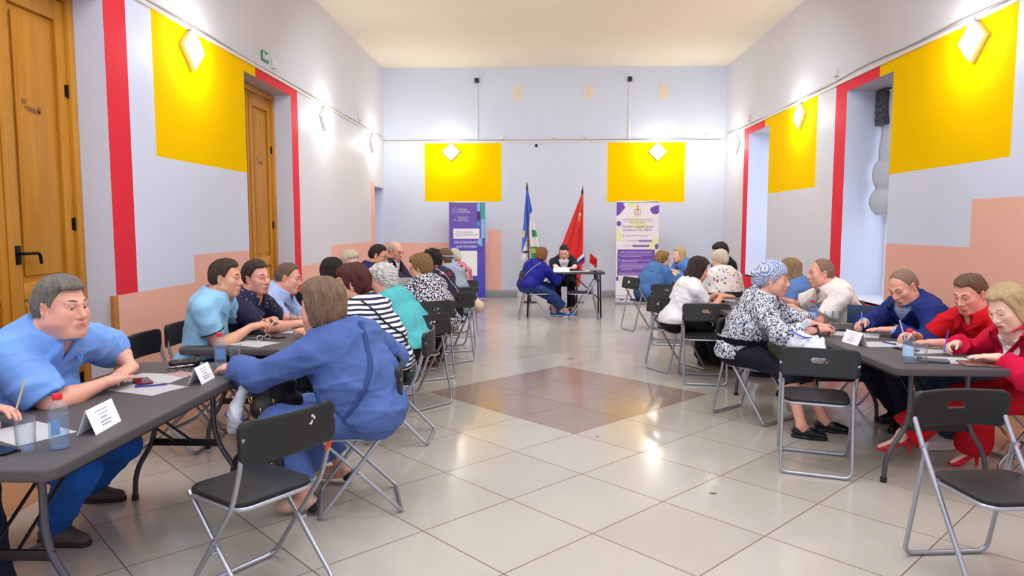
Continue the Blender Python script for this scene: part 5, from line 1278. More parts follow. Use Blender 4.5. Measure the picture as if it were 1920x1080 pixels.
person('woman with short sandy hair in a black-and-white speckled blouse, left row', (-1.20, 7.25, 1.105), 140, fem=True, girth=1.30, bust=1, fat=.4, look=(28, -10, 0), tone='tan', hair=('shortfem', H_TAWNY), shy=-10, L=.46, headscale=1.08, glasses=SPEC,
       top=dict(kind='blouse', mat=C_SPECK, sleeve=1.5, off=.020, flare=.02, amp=.012, hem=.47), legs=('trousers', C_DARK), shoes=('shoe', S_BRWN), feet=((-1.15, 7.62, .085, 170), (-1.1, 7.95, .085, 170)), hands=((-1.56, 7.15, .785), (-1.5, 7.5, .785)), res=R_M, seed=14, extra=x_strapw)
person('dark curly-haired woman in navy with red and white print, behind the speckled blouse', (-1.20, 8.05, 1.14), 140, fem=True, girth=1.25, bust=1, look=(20, -12, 0), tone='tan', hair=('shortfem+curly', H_BLACK), shy=-8, L=.46,
       top=dict(kind='blouse', mat=C_NAVYR, sleeve=1.8, off=.018, hem=.46), legs=('trousers', C_NAVYT), shoes=('shoe', S_WHT), res=.013, seed=15, extra=x_strapw)
def x_tail(info):
    H, s, root = info['H'], info['s'], info['root']
    V_, Q_ = iso([rc(H((0, -.105, -.015)), H((.02, -.14, -.12)), .022*s, .040*s, .02, 1), rc(H((0, -.105, -.015)), H((-.035, -.13, -.10)), .02*s, .034*s, .02, 1)], .007, disp=folds(4, .008)); mk('scarf_tail', V_, Q_, C_SCARFG, root)
def x_band(info):
    H, s, root = info['H'], info['s'], info['root']; bm = bmesh.new()
    tube(bm, [Vector(H((math.cos(a)*.083, -.018+math.sin(a)*.100, .048+math.sin(a)*.022))) for a in np.linspace(0, 2*math.pi, 33)[:-1]], .022*s, 8, closed=True, flat=.4); fin('headband', bm, C_SCARFG, root); x_tail(info)
person('woman in a grey-blue headscarf and pale grey vest, far left row', (-1.165, 8.85, 1.115), 128, fem=True, girth=1.2, look=(40, -10, 0), tone='tan', hair=('shortfem', H_MID), shy=-4, L=.46, top=dict(kind='vest', mat=C_VEST, sleeve=.35, off=.022, hem=.48), legs=('trousers', C_VEST), shoes=('shoe', S_WHT), res=.013, seed=16, extra=x_band)
person('woman in a light headscarf and pink floral blouse, far left row end', (-1.18, 10.0, 1.08), 122, fem=True, girth=1.1, look=(10, -10, 0), tone='mid', hair=('scarf', H_LTG), L=.46, top=dict(kind='blouse', mat=C_FLOR, sleeve=1.6, off=.018), legs=('skirt', C_BEIGE), shoes=('shoe', S_NUDE), res=.013, seed=17)
# --- desk at the back
person('copper-haired woman in a royal blue velvet jacket at the desk', (.09, 11.70, 1.045), 18, fem=True, girth=1.15, look=(52, -10, 0), tone='mid', hair=('shortfem', H_COP), shy=58, L=.44, headscale=1.05, top=dict(kind='jacket', mat=C_VELV, sleeve=1.8, off=.022, flare=.015), legs=('crop', C_TRB), shoes=('sneaker', S_BLUE, S_WHT),
       hands=((-.02, 12.0, .80), (.42, 11.95, .74)), feet=((.30, 12.02, .085, 0), (.52, 11.90, .085, 0)), res=.013, seed=18, extra=lambda i: strap(i, [(.07, .02), (-.06, -.14), (-.17, -.36)], .008, mat('strap_silver', (170, 176, 200), .4)))
person('man in a dark suit writing at the desk between the flags', (.50, 12.78, 1.075), -92, look=(-6, -30, 0), tone='mid', hair=('short', H_BLACK), top=dict(kind='jacket', mat=cloth('suit_black', (30, 28, 40)), sleeve=1.93, off=.022, v=(.30, .30), lapel=.28, cuffs=1), under=C_WHITE, legs=('trousers', C_DARK), shoes=('shoe', S_BLK),
       hands=((.66, 12.27, .81), (.36, 12.25, .81)), poses=('flat', 'grip'), hdir=((-.4, -.9, 0), (.2, -.9, 0)), feet=((.62, 12.50, .085, -85), (.38, 12.52, .085, -95)), res=.012, seed=19)
# --- right row, far to near
person('short-haired woman in glasses and blue denim jacket, far right row', (1.885, 10.6, 1.035), 22, fem=True, girth=1.18, look=(-2, -4, 0), tone='mid', hair=('shortfem', H_TAWNY), shy=25, L=.44, glasses=SPEC, top=dict(kind='jacket', mat=C_DJ, sleeve=1.9, off=.026, flare=.015, hem=.42, collar=1, copen=.6), legs=('skirt', C_BEIGE), shoes=('shoe', S_BRWN), res=.013, seed=20,
       extra=lambda i: (mk('hood', *iso([rc(i['P3']+i['up']*.01-i['fwd']*.10+i['rt']*.07, i['P3']+i['up']*.01-i['fwd']*.10-i['rt']*.07, .045, .045, .04), rc(i['P3']-i['up']*.10-i['fwd']*.145+i['rt']*.02, i['P3']-i['up']*.10-i['fwd']*.145-i['rt']*.02, .04, .04, .05)], .012, disp=folds(9, .006)), C_DJ, i['root'])))
person('blond woman in a bright blue jacket facing left, far right row', (2.36, 11.75, 1.06), 206, fem=True, look=(-6, -2, 0), tone='mid', hair=('long', H_BLND), top=dict(kind='jacket', mat=C_DJ2, sleeve=1.8, off=.020, open=(.06, .03, .25)), under=C_WHITE, legs=('trousers', C_NAVYT), shoes=('shoe', S_BLK), res=.013, seed=21, pz=.56)
person('woman in a white floral blouse and beige headscarf, right row', (2.19, 8.50, 1.12), 98, fem=True, girth=1.12, look=(14, -18, 0), tone='mid', hair=('scarf', cloth('scarf_beige', (204, 188, 170))), L=.47, top=dict(kind='blouse', mat=C_FLW, sleeve=1.5, off=.020, flare=.02, hem=.46), legs=('skirt', C_BEIGE), shoes=('shoe', S_NUDE), res=.012, seed=22)
person('dark-haired person mostly hidden behind the white floral blouse', (2.50, 9.7, 1.18), 200, fem=True, look=(0, -12, 0), tone='mid', hair=('shortfem', H_BLACK), top=dict(kind='blouse', mat=C_DARK, sleeve=1.5), legs=('trousers', C_DARK), shoes=('shoe', S_BLK), res=.014, seed=23)
person('brunette woman with long dark hair and white blouse reading her phone', (1.675, 7.35, 1.08), 8, fem=True, girth=1.0, bust=1, look=(4, -20, 0), tone='tan', hair=('long', H_DKB), headscale=1.04, L=.50, top=dict(kind='blouse', mat=C_WHITE, sleeve=.52, off=.014, flare=.018, amp=.012, v=(.08, .4)), legs=('flare', C_DARK), shoes=('shoe', S_BRWN),
       hands=((1.93, 7.60, .80), (1.94, 7.42, .80)), poses=('rest', 'flat'), hdir=((.85, -.3, .1), (.95, .15, .05)), poleR=(1.6, 6.9, .4), feet=((1.86, 7.80, .085, -12), (2.02, 7.62, .085, -12)), res=R_M, fine=.004, seed=24)
def x_p23(info):
    x_ = info; H, s, root, P3, rt, up, fwd = x_['H'], x_['s'], x_['root'], x_['P3'], x_['rt'], x_['up'], x_['fwd']
    V_, Q_ = iso([rc(H((-.02, -.11, .0)), H((.03, -.13, .035)), .030*s, .026*s, .02, 1), rc(H((.02, -.10, -.03)), H((.03, -.12, -.06)), .02*s, .016*s, .02, 1)], .006, disp=folds(4, .006)); mk('scarf_knot', V_, Q_, C_SCARF, root)
    bm = bmesh.new(); bmesh.ops.create_uvsphere(bm, u_segments=10, v_segments=8, radius=.006, matrix=Matrix.Translation(Vector(H((.080, -.004, -.038))))); fin('earring', bm, mat('pearl', (236, 232, 226), .2), root)
    watch(info, 'R', mat('bracelet_dark', (40, 26, 26), .4), 'bracelet')
    G_ = x_['garment']; z0 = x_['P0'][2]+.075; sel = G_[np.abs(G_[:, 2]-z0) < .012]; sel = sel[np.abs(sel[:, 0]) < .30]; cc = (sel.min(0)+sel.max(0))/2; rel = sel-cc; an = np.arctan2(rel[:, 1], rel[:, 0]); rr = np.hypot(rel[:, 0], rel[:, 1]); ring = []
    for a in np.linspace(-math.pi, math.pi, 49)[:-1]:
        dd = np.abs(np.angle(np.exp(1j*(an-a)))); k = np.argsort(dd)[:6]; ring.append(float(np.median(rr[k])))
    ring = [(ring[i-1]+ring[i]+ring[(i+1) % 48])/3 for i in range(48)]
    bm = bmesh.new(); rows = []
    for i, a in enumerate(np.linspace(-math.pi, math.pi, 49)[:-1]): rows.append([bm.verts.new((cc[0]+math.cos(a)*(ring[i]+q), cc[1]+math.sin(a)*(ring[i]+q), z0+h_)) for (q, h_) in ((.001, -.026), (.008, -.022), (.009, 0), (.008, .022), (.001, .026))])
    for i in range(48):
        for j in range(4): bm.faces.new((rows[i][j], rows[(i+1) % 48][j], rows[(i+1) % 48][j+1], rows[i][j+1]))
    bmesh.ops.solidify(bm, geom=bm.faces[:], thickness=.004); fin('waist_band', bm, C_SKIRTN, root)
person('elderly woman in a blue-white headscarf and leaf-print blouse, right row', (1.835, 5.50, 1.12), -40, fem=True, girth=1.22, bust=1, look=(14, -4, 0), tone='red', hair=('scarf', C_SCARF), headscale=1.08, shy=26, L=.47,
       top=dict(kind='blouse', mat=C_LEAF, sleeve=1.62, off=.020, flare=.018, amp=.010, hem=.50, neck=.085), legs=('skirt', C_SKIRTN), shoes=('shoe', S_BLK, S_BLK), hands=((2.10, 5.28, .79), (2.04, 5.12, .785)), poses=('clasp', 'clasp'), hdir=((.9, .1, 0), (.9, .25, 0)), poleR=(1.6, 5.0, .5), poleL=(2.2, 6.2, .4),
       feet=((2.16, 5.25, .085, -22), (1.93, 5.08, .085, -22)), res=R_N, fine=.0038, seed=25, extra=x_p23)
person('woman with wavy fair hair in soft blue, behind the blue-white headscarf', (2.56, 7.2, 1.08), 150, fem=True, look=(10, -8, 0), tone='mid', hair=('long', H_SAND), top=dict(kind='blouse', mat=C_LB, sleeve=.7), legs=('trousers', C_JEANG), shoes=('shoe', S_BLK), res=.012, seed=26, L=.46)
person('balding man in an off-white shirt in profile reaching across the right table', (2.47, 6.2, 1.125), 178, girth=1.12, belly=.3, look=(0, -4, 0), tone='red', hair=('recede', H_THIN), top=dict(kind='shirt', mat=C_WSH, sleeve=.72, collar=1, flare=.025, amp=.011, v=(.1, .4)), legs=('trousers', C_NAVYT), shoes=('shoe', S_BLK), hands=((2.17, 6.02, .85), (2.20, 6.45, .88)), poses=('rest', 'rest'), hdir=((-.95, .1, .05), (-.95, -.15, 0)), poleL=(2.5, 5.9, .3), poleR=(2.6, 7, .5), res=R_M, fine=.004, leanmax=.27, seed=27, size=1.05)
person('balding man in a royal navy suit writing at the nearest right table', (2.71, 5.28, 1.085), 196, girth=1.15, look=(8, -30, 6), tone='red', hair=('recede', H_THIN), headscale=1.06, top=dict(kind='jacket', mat=C_SUITB, sleeve=1.93, off=.024, v=(.30, .30), lapel=.28, amp=.012, cuffs=1, flare=.012), under=C_PALE, legs=('trousers', C_NAVYT), shoes=('shoe', S_BLK),
       hands=((2.56, 5.10, .79), (2.50, 5.42, .80)), poses=('flat', 'grip'), hdir=((-.75, .35, 0), (-.7, -.45, -.1)), hnrm=((0, 0, -1), (.2, -.6, -.8)), poleL=(3.1, 4.8, .5), poleR=(2.9, 6.2, .5), feet=((2.80, 5.28, .085, 200), (2.86, 5.55, .085, 200)), res=R_N, fine=.0038, leanmax=.27, seed=28, extra=lambda i: watch(i, 'L'))
person('man in a red polo writing between the navy suit and the blond woman', (2.87, 4.74, 1.085), 196, girth=1.12, look=(6, -22, 0), tone='red', hair=('short', H_MID), headscale=1.05, top=dict(kind='polo', mat=C_RED, sleeve=.68, collar=1, off=.014, amp=.010, v=(.10, .4), flare=.010), legs=('jeans', C_JEANG), shoes=('sneaker', S_WHT, S_WHT),
       hands=((2.62, 4.58, .785), (2.58, 4.88, .79)), poses=('flat', 'grip'), hdir=((-.9, .35, 0), (-.9, -.2, -.1)), hnrm=((0, 0, -1), (.1, -.6, -.8)), poleL=(3.1, 4.3, .55), poleR=(3.0, 5.5, .5), feet=((2.85, 4.86, .085, 190), (2.98, 5.05, .085, 190)), res=R_N, fine=.0038, leanmax=.27, seed=29)
person('blond woman in a crimson jacket writing at the near end of the right table', (2.75, 4.18, 1.055), 186, fem=True, bust=1, look=(8, -26, 4), tone='pale', hair=('long', H_BLND), headscale=1.06, L=.47, top=dict(kind='jacket', mat=C_CRIM, sleeve=1.93, off=.020, v=(.34, .28), lapel=.32, amp=.010), under=C_WHITE, legs=('flare', C_REDT), shoes=('heel', S_RED, S_RED),
       hands=((2.64, 4.06, .785), (2.62, 4.44, .80)), poses=('flat', 'grip'), hdir=((-.85, .35, 0), (-.8, -.35, -.1)), hnrm=((0, 0, -1), (.1, -.6, -.8)), poleL=(3.1, 3.7, .55), poleR=(2.9, 4.9, .5), feet=((2.80, 4.52, .12, 188), (2.36, 4.52, .20, 165)), res=R_N, fine=.0036, leanmax=.27, seed=30)
# ================================================================== CHAIRS
for (k, x, y, h, lb) in (
    ('X', -1.16, 2.84, 147, 'empty black folding chair nearest the camera on the left, white paint marks on its back'),
    ('X', -.98, 3.76, 196, 'folding chair under the woman in the denim-blue dress'),
    ('X', -.98, 4.98, 180, 'folding chair under the woman in the striped top'),
    ('A', -1.05, 6.0, 140, 'folding chair under the woman in the teal T-shirt'),
    ('A', -1.12, 7.12, 120, 'folding chair under the woman in the speckled blouse'),
    ('A', -1.02, 7.98, 132, 'folding chair under the curly-haired woman in navy'),
    ('A', -1.03, 8.72, 113, 'folding chair under the woman in the grey vest'),
    ('A', -1.10, 9.86, 113, 'folding chair under the woman in the pink floral blouse'),
    ('A', -2.62, 3.15, -14, 'folding chair under the heavy man in the sky blue shirt'),
    ('X', -2.50, 4.72, 2, 'folding chair under the man in the light blue polo, by the peach wall'),
    ('X', -2.52, 5.28, -4, 'folding chair under the man in the dotted shirt'),
    ('X', -2.50, 5.85, 2, 'folding chair under the man in the pale blue shirt'),
    ('X', -2.42, 6.86, 15, 'folding chair under the black-haired woman in cream'),
    ('X', -2.48, 7.64, -6, 'folding chair under the platinum-blond woman'),
    ('X', -2.3, 8.26, 8, 'folding chair under the man in the navy suit with glasses'),
    ('X', -2.25, 9.28, -12, 'folding chair under the grey-haired man in the plum suit'),
    ('A', -.04, 11.70, 4, 'folding chair under the woman in blue velvet at the desk'),
    ('A', .78, 11.72, 180, 'empty folding chair at the right side of the desk'),
    ('A', 1.795, 4.50, 71, 'empty black folding chair with oval grip hole beside the right table'),
    ('A', 1.945, 3.0, -84, 'empty black folding chair nearest the camera on the right, orange sticker on its frame'),
    ('A', 1.76, 5.66, -50, 'folding chair under the elderly woman in the blue-white headscarf'),
    ('A', 1.66, 7.00, 84, 'empty folding chair in front of the brunette woman in white'),
    ('A', 1.50, 7.55, 28, 'folding chair under the brunette woman in white'),
    ('A', 1.74, 9.30, 80, 'empty folding chair behind the brunette woman in white'),
    ('A', 1.58, 10.48, 22, 'folding chair under the short-haired woman in denim'),
    ('X', 2.30, 8.22, 98, 'folding chair under the woman in the white floral blouse'),
    ('X', 2.95, 6.18, 178, 'folding chair under the man in the off-white shirt'),
    ('X', 3.10, 5.40, 196, 'folding chair under the man in the royal navy suit'),
    ('X', 3.26, 4.85, 196, 'folding chair under the man in the red polo'),
    ('X', 3.12, 4.22, 186, 'folding chair under the blond woman in crimson'),
    ('X', 2.95, 7.0, 150, 'folding chair under the woman in soft blue'),
    ('X', 3.60, 6.9, 200, 'empty folding chair by the near window sill'),
    ('X', 3.45, 10.2, 200, 'empty folding chair by the far red-framed window'),
    ('X', 2.80, 11.9, 206, 'folding chair under the blond woman in the bright blue jacket')):
    c = place_chair(k, x, y, h, lb)
    if 'white paint' in lb:
        bm = bmesh.new()
        for (a, b, w, h_) in ((.085, .765, .013, .010), (.095, .755, .010, .014), (.075, .735, .016, .008), (.082, .742, .008, .012)): slab(bm, rrect(w, h_, .004, 3, a, b), 0, .0008, .0003, 1)
        for v in bm.verts: x_, z_, y_ = v.co.x, v.co.y, v.co.z; v.co = (x_, -.205-.0092-y_-.035*(1-(x_/.2275)**2), z_)
        fin('paint_mark', bm, mat('paint_chip_white', (220, 220, 224), .6), c)
        bm = bmesh.new(); tube(bm, [(.215, -.1905, .624), (.215, -.183, .600), (.215, -.173, .575)], .0126, 12, flat=.85); fin('orange_sticker', bm, STICK, c)
    if 'orange sticker' in lb:
        bm = bmesh.new(); tube(bm, [(-.215, -.172, .605), (-.215, -.152, .575)], .0125, 10); fin('orange_sticker', bm, STICK, c)
# black cantilever chair of the man at the desk
r = empty('office_chair', (.50, 13.02, 0), math.radians(-90-90), 'black tube-framed chair under the man writing at the desk', 'chair')
bm = bmesh.new(); tube(bm, fillet([(-.24, -.20, .84), (-.24, -.20, .44), (-.24, .22, .44), (-.24, .24, .015), (-.24, -.22, .015), (.24, -.22, .015), (.24, .24, .015), (.24, .22, .44), (.24, -.20, .44), (.24, -.20, .84)], .05), .012, 10); fin('chair_frame', bm, TUBED, r)
bm = bmesh.new(); bbox(bm, (-.23, -.20, .44), (.23, .22, .48), .015); fin('seat', bm, C_DARK, r)
bm = bmesh.new(); bbox(bm, (-.23, -.225, .60), (.23, -.19, .86), .015); fin('backrest', bm, C_DARK, r)
# ================================================================== THINGS ON THE TABLES
ZT = .7405
def bottle(x, y, label, rz=0, z=ZT):
    r = empty('water_bottle', (x, y, z), rz, label, 'bottle', 'small plastic water bottles')
    pr = [(.001, .004), (.020, .002), (.029, .004), (.033, .014), (.033, .030), (.0315, .036), (.0315, .105), (.033, .112), (.033, .125), (.030, .132), (.0325, .139), (.0305, .148), (.024, .160), (.0155, .172), (.0125, .178), (.0125, .188)]
    bm = bmesh.new(); lathe(bm, pr, 24, cap=False); fin('bottle_body', bm, CLEAR, r)
    bm = bmesh.new(); lathe(bm, [(.001, .0060), (.028, .0060), (.0312, .015), (.0312, .03), (.0298, .037), (.0298, .128), (.001, .128)], 24, cap=False); fin('water', bm, WATER, r)
    bm = bmesh.new(); n = 12; A, B = [], []
    for i in range(n+1):
        a = math.radians(-30+i*140/n); A.append(bm.verts.new((.0322*math.cos(a), .0322*math.sin(a), .042))); B.append(bm.verts.new((.0322*math.cos(a), .0322*math.sin(a), .100)))
    for i in range(n): bm.faces.new((A[i], A[i+1], B[i+1], B[i]))
    fin('label', bm, BLBL, r)
    bm = bmesh.new(); lathe(bm, [(.0155, .178), (.016, .180), (.016, .196), (.014, .199), (.001, .1995)], 24); fin('cap', bm, CAPR, r)
    return r
def tumbler(x, y, label, dark=False):
    r = empty('drinking_glass', (x, y, ZT), 0, label, 'glass', 'straight drinking glasses')
    bm = bmesh.new(); lathe(bm, [(.001, .0), (.028, .0), (.030, .003), (.034, .118), (.0325, .118), (.0285, .012), (.001, .011)], 28, cap=False); fin('glass_body', bm, GLS, r)
    return r
def card(x, y, rz, label, w=.15, h=.075, z=ZT):
    """folded tent card; local +Y is its reading side"""
    r = empty('name_card', (x, y, z), math.radians(rz), label, 'name card', 'folded white name cards'); d = .035
    bm = bmesh.new()
    for s_ in (1, -1):
        P = [(-w/2, s_*d, 0), (w/2, s_*d, 0), (w/2, 0, h), (-w/2, 0, h)]; bm.faces.new([bm.verts.new(p) for p in (P if s_ < 0 else P[::-1])])
    bmesh.ops.remove_doubles(bm, verts=bm.verts, dist=1e-5); bmesh.ops.solidify(bm, geom=bm.faces[:], thickness=.0012); fin('card', bm, PAPER, r, smooth=False)
    bm = bmesh.new(); nrm = Vector((0, h, d)).normalized()
    for s_ in (1, -1):
        for i, (wd, t) in enumerate(((.085, .22), (.072, .36), (.045, .52), (.080, .68), (.060, .80))):
            y0 = d*t; z0 = h*(1-t); th = .0022 if i < 2 else .0035; n_ = 9 if i != 2 else 5; rs = random.Random(int(x*100)+i)
            xx = -wd/2
            while xx < wd/2:
                ww = rs.uniform(.003, .010); a0 = Vector((xx, s_*(y0+.0012), z0+.0006)); up_ = Vector((0, -s_*d, h)).normalized()*th
                bm.faces.new([bm.verts.new(p) for p in (a0, a0+Vector((ww, 0, 0)), a0+Vector((ww, 0, 0))+up_, a0+up_)]); xx += ww+.0025
    o = fin('printed_lines', bm, INK, r, smooth=False); return r
def sheet(x, y, rz, label, w=.21, l=.297, z=ZT, lines=True, m_=None, name='paper_sheet', cat='paper'):
    r = empty(name, (x, y, z), math.radians(rz), label, cat)
    bm = bmesh.new(); N = 6; G = [[bm.verts.new((-w/2+w*i/N, -l/2+l*j/N, .0008+.0012*math.sin(i*.9+x*7)*math.sin(j*.8+y*5)**2)) for j in range(N+1)] for i in range(N+1)]
    for i in range(N):
        for j in range(N): bm.faces.new((G[i][j], G[i+1][j], G[i+1][j+1], G[i][j+1]))
    bmesh.ops.solidify(bm, geom=bm.faces[:], thickness=.0008); fin('sheet', bm, m_ or PAPER, r)
    return r
def pen(p, q, label, m_=PENB, r_=.0042):
    """ballpoint from the writing tip p to the end q"""
    p, q = Vector(p), Vector(q); r = empty('pen', p, 0, label, 'pen'); d = (q-p)
    bm = bmesh.new(); tube(bm, [d*.02, d*.10, d*.12, d*.98], [.001, r_*.8, r_, r_], 8); fin('barrel', bm, m_, r)
    bm = bmesh.new(); tube(bm, [d*.72+Vector((0, 0, r_*1.2)), d*.99+Vector((0, 0, r_*1.2))], .0012, 6); fin('clip', bm, m_, r)
    return r
def phone(x, y, rz, label, m_=PHONE, z=ZT, w=.073, l=.150):
    bm = bmesh.new(); slab(bm, rrect(w, l, .010, 5), 0, .009, .002, 2); r = fin('phone', bm, m_); r.location = (x, y, z); r.rotation_euler = (0, 0, math.radians(rz)); tag(r, label, 'phone')
    bm = bmesh.new(); slab(bm, rrect(w-.008, l-.010, .008, 5), .009, .0095, .0002, 1); fin('screen', bm, mat('screen_dark', (10, 12, 18), .08), r); return r
def spectacles(x, y, rz, label, mt=SPEC):
    bm = bmesh.new()
    for sx in (-1, 1):
        tube(bm, [(sx*.034+.024*math.cos(a), 0, .019+.017*math.sin(a)) for a in np.linspace(0, 2*math.pi, 21)[:-1]], .0018, 6, closed=True)
        tube(bm, [(sx*.058, 0, .024), (sx*.062, .01, .022), (sx*.052, .10, .010), (sx*.048, .125, .002)], .0016, 6)
    tube(bm, [(-.011, 0, .024), (0, -.002, .027), (.011, 0, .024)], .0016, 6)
    r = fin('spectacles', bm, mt); r.location = (x, y, ZT+.002); r.rotation_euler = (0, 0, math.radians(rz)); tag(r, label, 'glasses'); return r
# left, nearest table
bottle(-1.70, 2.40, 'water bottle with red cap beside the drinking glass, nearest left table', 2.6)
tumbler(-1.805, 2.375, 'empty drinking glass beside the water bottle on the nearest left table')
card(-1.715, 2.655, -90+6, 'folded white name card behind the bottle on the nearest left table', .20, .095)
sheet(-1.95, 2.58, 62, 'white sheet of paper behind the glass on the nearest left table')
phone(-1.90, 2.36, 75, 'phone with dark case at the left edge of the nearest left table', PHONE)
pen((-2.06, 2.66, .79), (-2.03, 2.69, .93), 'slim pale pen held in the hand at the left photo edge', mat('pen_beige', (206, 180, 160), .4))
sheet(-1.90, 3.33, 70, 'white sheet with a pen on it before the heavy man in sky blue')
sheet(-1.99, 3.56, 84, 'second white sheet with pink stamp near the folded arms', z=ZT+.0015)
sheet(-1.90, 3.66, 60, 'small pink slip of paper beside the name card', .10, .15, ZT+.003, m_=mat('paper_pink', (236, 190, 196), .7))
pen((-1.83, 3.40, .7475), (-1.97, 3.33, .7475), 'dark blue pen lying on the sheet before the heavy man')
card(-1.715, 3.50, -90+4, 'folded white name card before the clear bottle, far end of nearest left table', .17, .085)
bottle(-1.77, 3.84, 'water bottle with red cap at the far corner of the nearest left table', 1.2)
tumbler(-1.72, 3.92, 'drinking glass just behind the bottle at the far corner of the nearest left table')
phone(-2.00, 3.46, 40, 'dark red phone case on the papers by the folded arms', PHONEC, ZT+.003)
spectacles(-1.93, 3.70, 30, 'grey spectacles lying behind the dark red phone case')
# leather pouch
bm = bmesh.new(); V_, Q_ = iso([rc((-.06, 0, .022), (.06, 0, .024), .026, .028, .02, 1, (A3((0, 0, 1)), .8)), rc((-.05, .02, .015), (.05, .02, .015), .018, .018, .02)], .004, disp=folds(3, .005)); bm.free()
r = mk('leather_pouch', V_, Q_, mat('pouch_black', (30, 26, 28), .35), None); r.location = (-1.98, 3.86, ZT+.002); r.rotation_euler = (0, 0, .5); tag(r, 'black leather pouch with white edge at the far end of the nearest left table', 'pouch')
bm = bmesh.new(); tube(bm, [(-.085, -.02, .006), (0, -.032, .010), (.085, -.018, .016)], .004, 6); fin('white_edge', bm, PAPER, r)
# left, second table
sheet(-1.92, 4.66, 68, 'white sheet before the man in the light blue polo')
sheet(-1.78, 5.22, 80, 'white sheet before the man in the dotted shirt')
phone(-1.87, 4.93, 60, 'black phone between the polo man and the dotted-shirt man')
spectacles(-1.90, 4.80, 60, 'thin white-rimmed spectacles on the second left table', mat('rim_white', (226, 226, 232), .3))
tumbler(-1.90, 5.42, 'drinking glass before the man in the dotted shirt')
tumbler(-1.82, 5.46, 'second drinking glass next to the one before the dotted shirt')
pen((-1.93, 4.90, .765), (-1.86, 4.93, .87), 'white pen in the hand of the man in the light blue polo', PENW)
sheet(-1.75, 6.85, 80, 'white sheet before the black-haired woman'); sheet(-1.80, 7.2, 70, 'white sheet between the cream top and the teal T-shirt'); 
r = empty('paper_sheet', (-1.50, 8.05, .80), 0, 'white sheet held upright before the man in the navy suit', 'paper'); bm = bmesh.new(); bbox(bm, (-.10, 0, 0), (.10, .0015, .17), .0004, 1, Matrix.Rotation(.5, 4, 'X')); fin('sheet', bm, PAPER, r)
# right, nearest table
bottle(2.165, 4.125, 'water bottle with red cap at the near corner of the right table', 3.4)
r = tumbler(2.235, 4.12, 'drinking glass with a dark bottle cap behind it, near corner of the right table')
bm = bmesh.new(); lathe(bm, [(.014, 0), (.015, .002), (.015, .022), (.013, .025)], 16); o = fin('lens_cap', bm, PLAST); o.location = (2.262, 4.185, ZT); tag(o, 'small black round cap behind the glass on the right table', 'cap')
bottle(2.24, 5.76, 'water bottle with red cap and blue label at the far end of the right table', 3.6)
tumbler(2.33, 5.66, 'drinking glass right of the bottle at the far end of the right table'); tumbler(2.41, 5.70, 'second drinking glass at the far end of the right table')
card(2.155, 4.80, 90+8, 'folded white name card on the edge of the nearest right table', .19, .085)
sheet(2.35, 5.20, 60, 'sheet under the hands of the man in the navy suit'); sheet(2.33, 4.78, 96, 'white sheet with a pen lying on it, middle of the right table'); sheet(2.50, 4.55, 100, 'white sheet under the hand of the man in the red polo'); sheet(2.42, 4.22, 80, 'white sheet under the pen of the blond woman')
pen((2.36, 4.86, .747), (2.40, 4.73, .747), 'dark blue pen lying on the middle sheet of the right table')
pen((2.44, 5.32, .75), (2.47, 5.40, .885), 'blue-white pen in the hand of the man in the navy suit', mat('pen_lightblue', (90, 120, 210), .3))
pen((2.50, 4.80, .75), (2.50, 4.90, .89), 'pale pen in the hand of the man in the red polo', mat('pen_pale', (170, 180, 230), .3))
pen((2.50, 4.36, .75), (2.55, 4.41, .89), 'violet pen in the hand of the blond woman in crimson', mat('pen_violet', (86, 70, 190), .3))
phone(2.38, 4.56, 20, 'black phone lying behind the water bottle on the right table'); phone(2.30, 5.42, 80, 'dark phone near the hands of the elderly woman'); 
bm = bmesh.new(); slab(bm, rrect(.09, .16, .02, 5), 0, .016, .006, 3); r = fin('spectacle_case', bm, mat('case_grey', (84, 84, 100), .5)); r.location = (2.33, 4.16, ZT); r.rotation_euler = (0, 0, 1.2); tag(r, 'grey soft case between the glass and the blond woman', 'case')
bm = bmesh.new(); slab(bm, rrect(.16, .23, .01, 4), 0, .009, .002, 2); r = fin('tablet', bm, mat('tablet_bronze', (122, 92, 84), .3, .4)); r.location = (2.56, 4.08, ZT); r.rotation_euler = (0, 0, 1.35); tag(r, 'bronze tablet on the table edge before the blond woman', 'tablet')
r = empty('folder', (2.66, 5.78, 0), math.radians(150), 'dark blue folder standing behind the bottle beside the navy suit', 'folder'); bm = bmesh.new(); bbox(bm, (-.15, 0, ZT), (.12, .018, ZT+.155), .003); fin('folder_cover', bm, mat('folder_navy', (42, 60, 92), .5), r)
# right, second table
sheet(1.98, 7.60, 80, 'white sheet under the hands of the brunette woman'); phone(1.93, 7.52, 75, 'phone under the fingers of the brunette woman', PHONE, ZT+.004); sheet(2.0, 6.98, 60, 'small white slip near the empty chair on the second right table', .08, .12)
r = tumbler(1.80, 7.82, 'dark drinking glass beside the brunette woman'); 
bm = bmesh.new(); lathe(bm, [(.001, .014), (.0280, .014), (.0315, .085), (.001, .085)], 20, cap=False); fin('dark_drink', bm, mat('cola', (34, 22, 26), .1), r)
bm = bmesh.new(); bbox(bm, (-.15, -.05, 0), (.15, .05, .045), .008); bbox(bm, (-.04, -.052, .012), (.01, -.048, .03), .001, 1); r = fin('black_case', bm, PLAST); r.location = (2.04, 7.98, ZT); tag(r, 'flat black case on the second right table before the floral blouse', 'case')
bottle(2.02, 10.9, 'small water bottle between the denim jacket and the blond woman at the far right', 2)
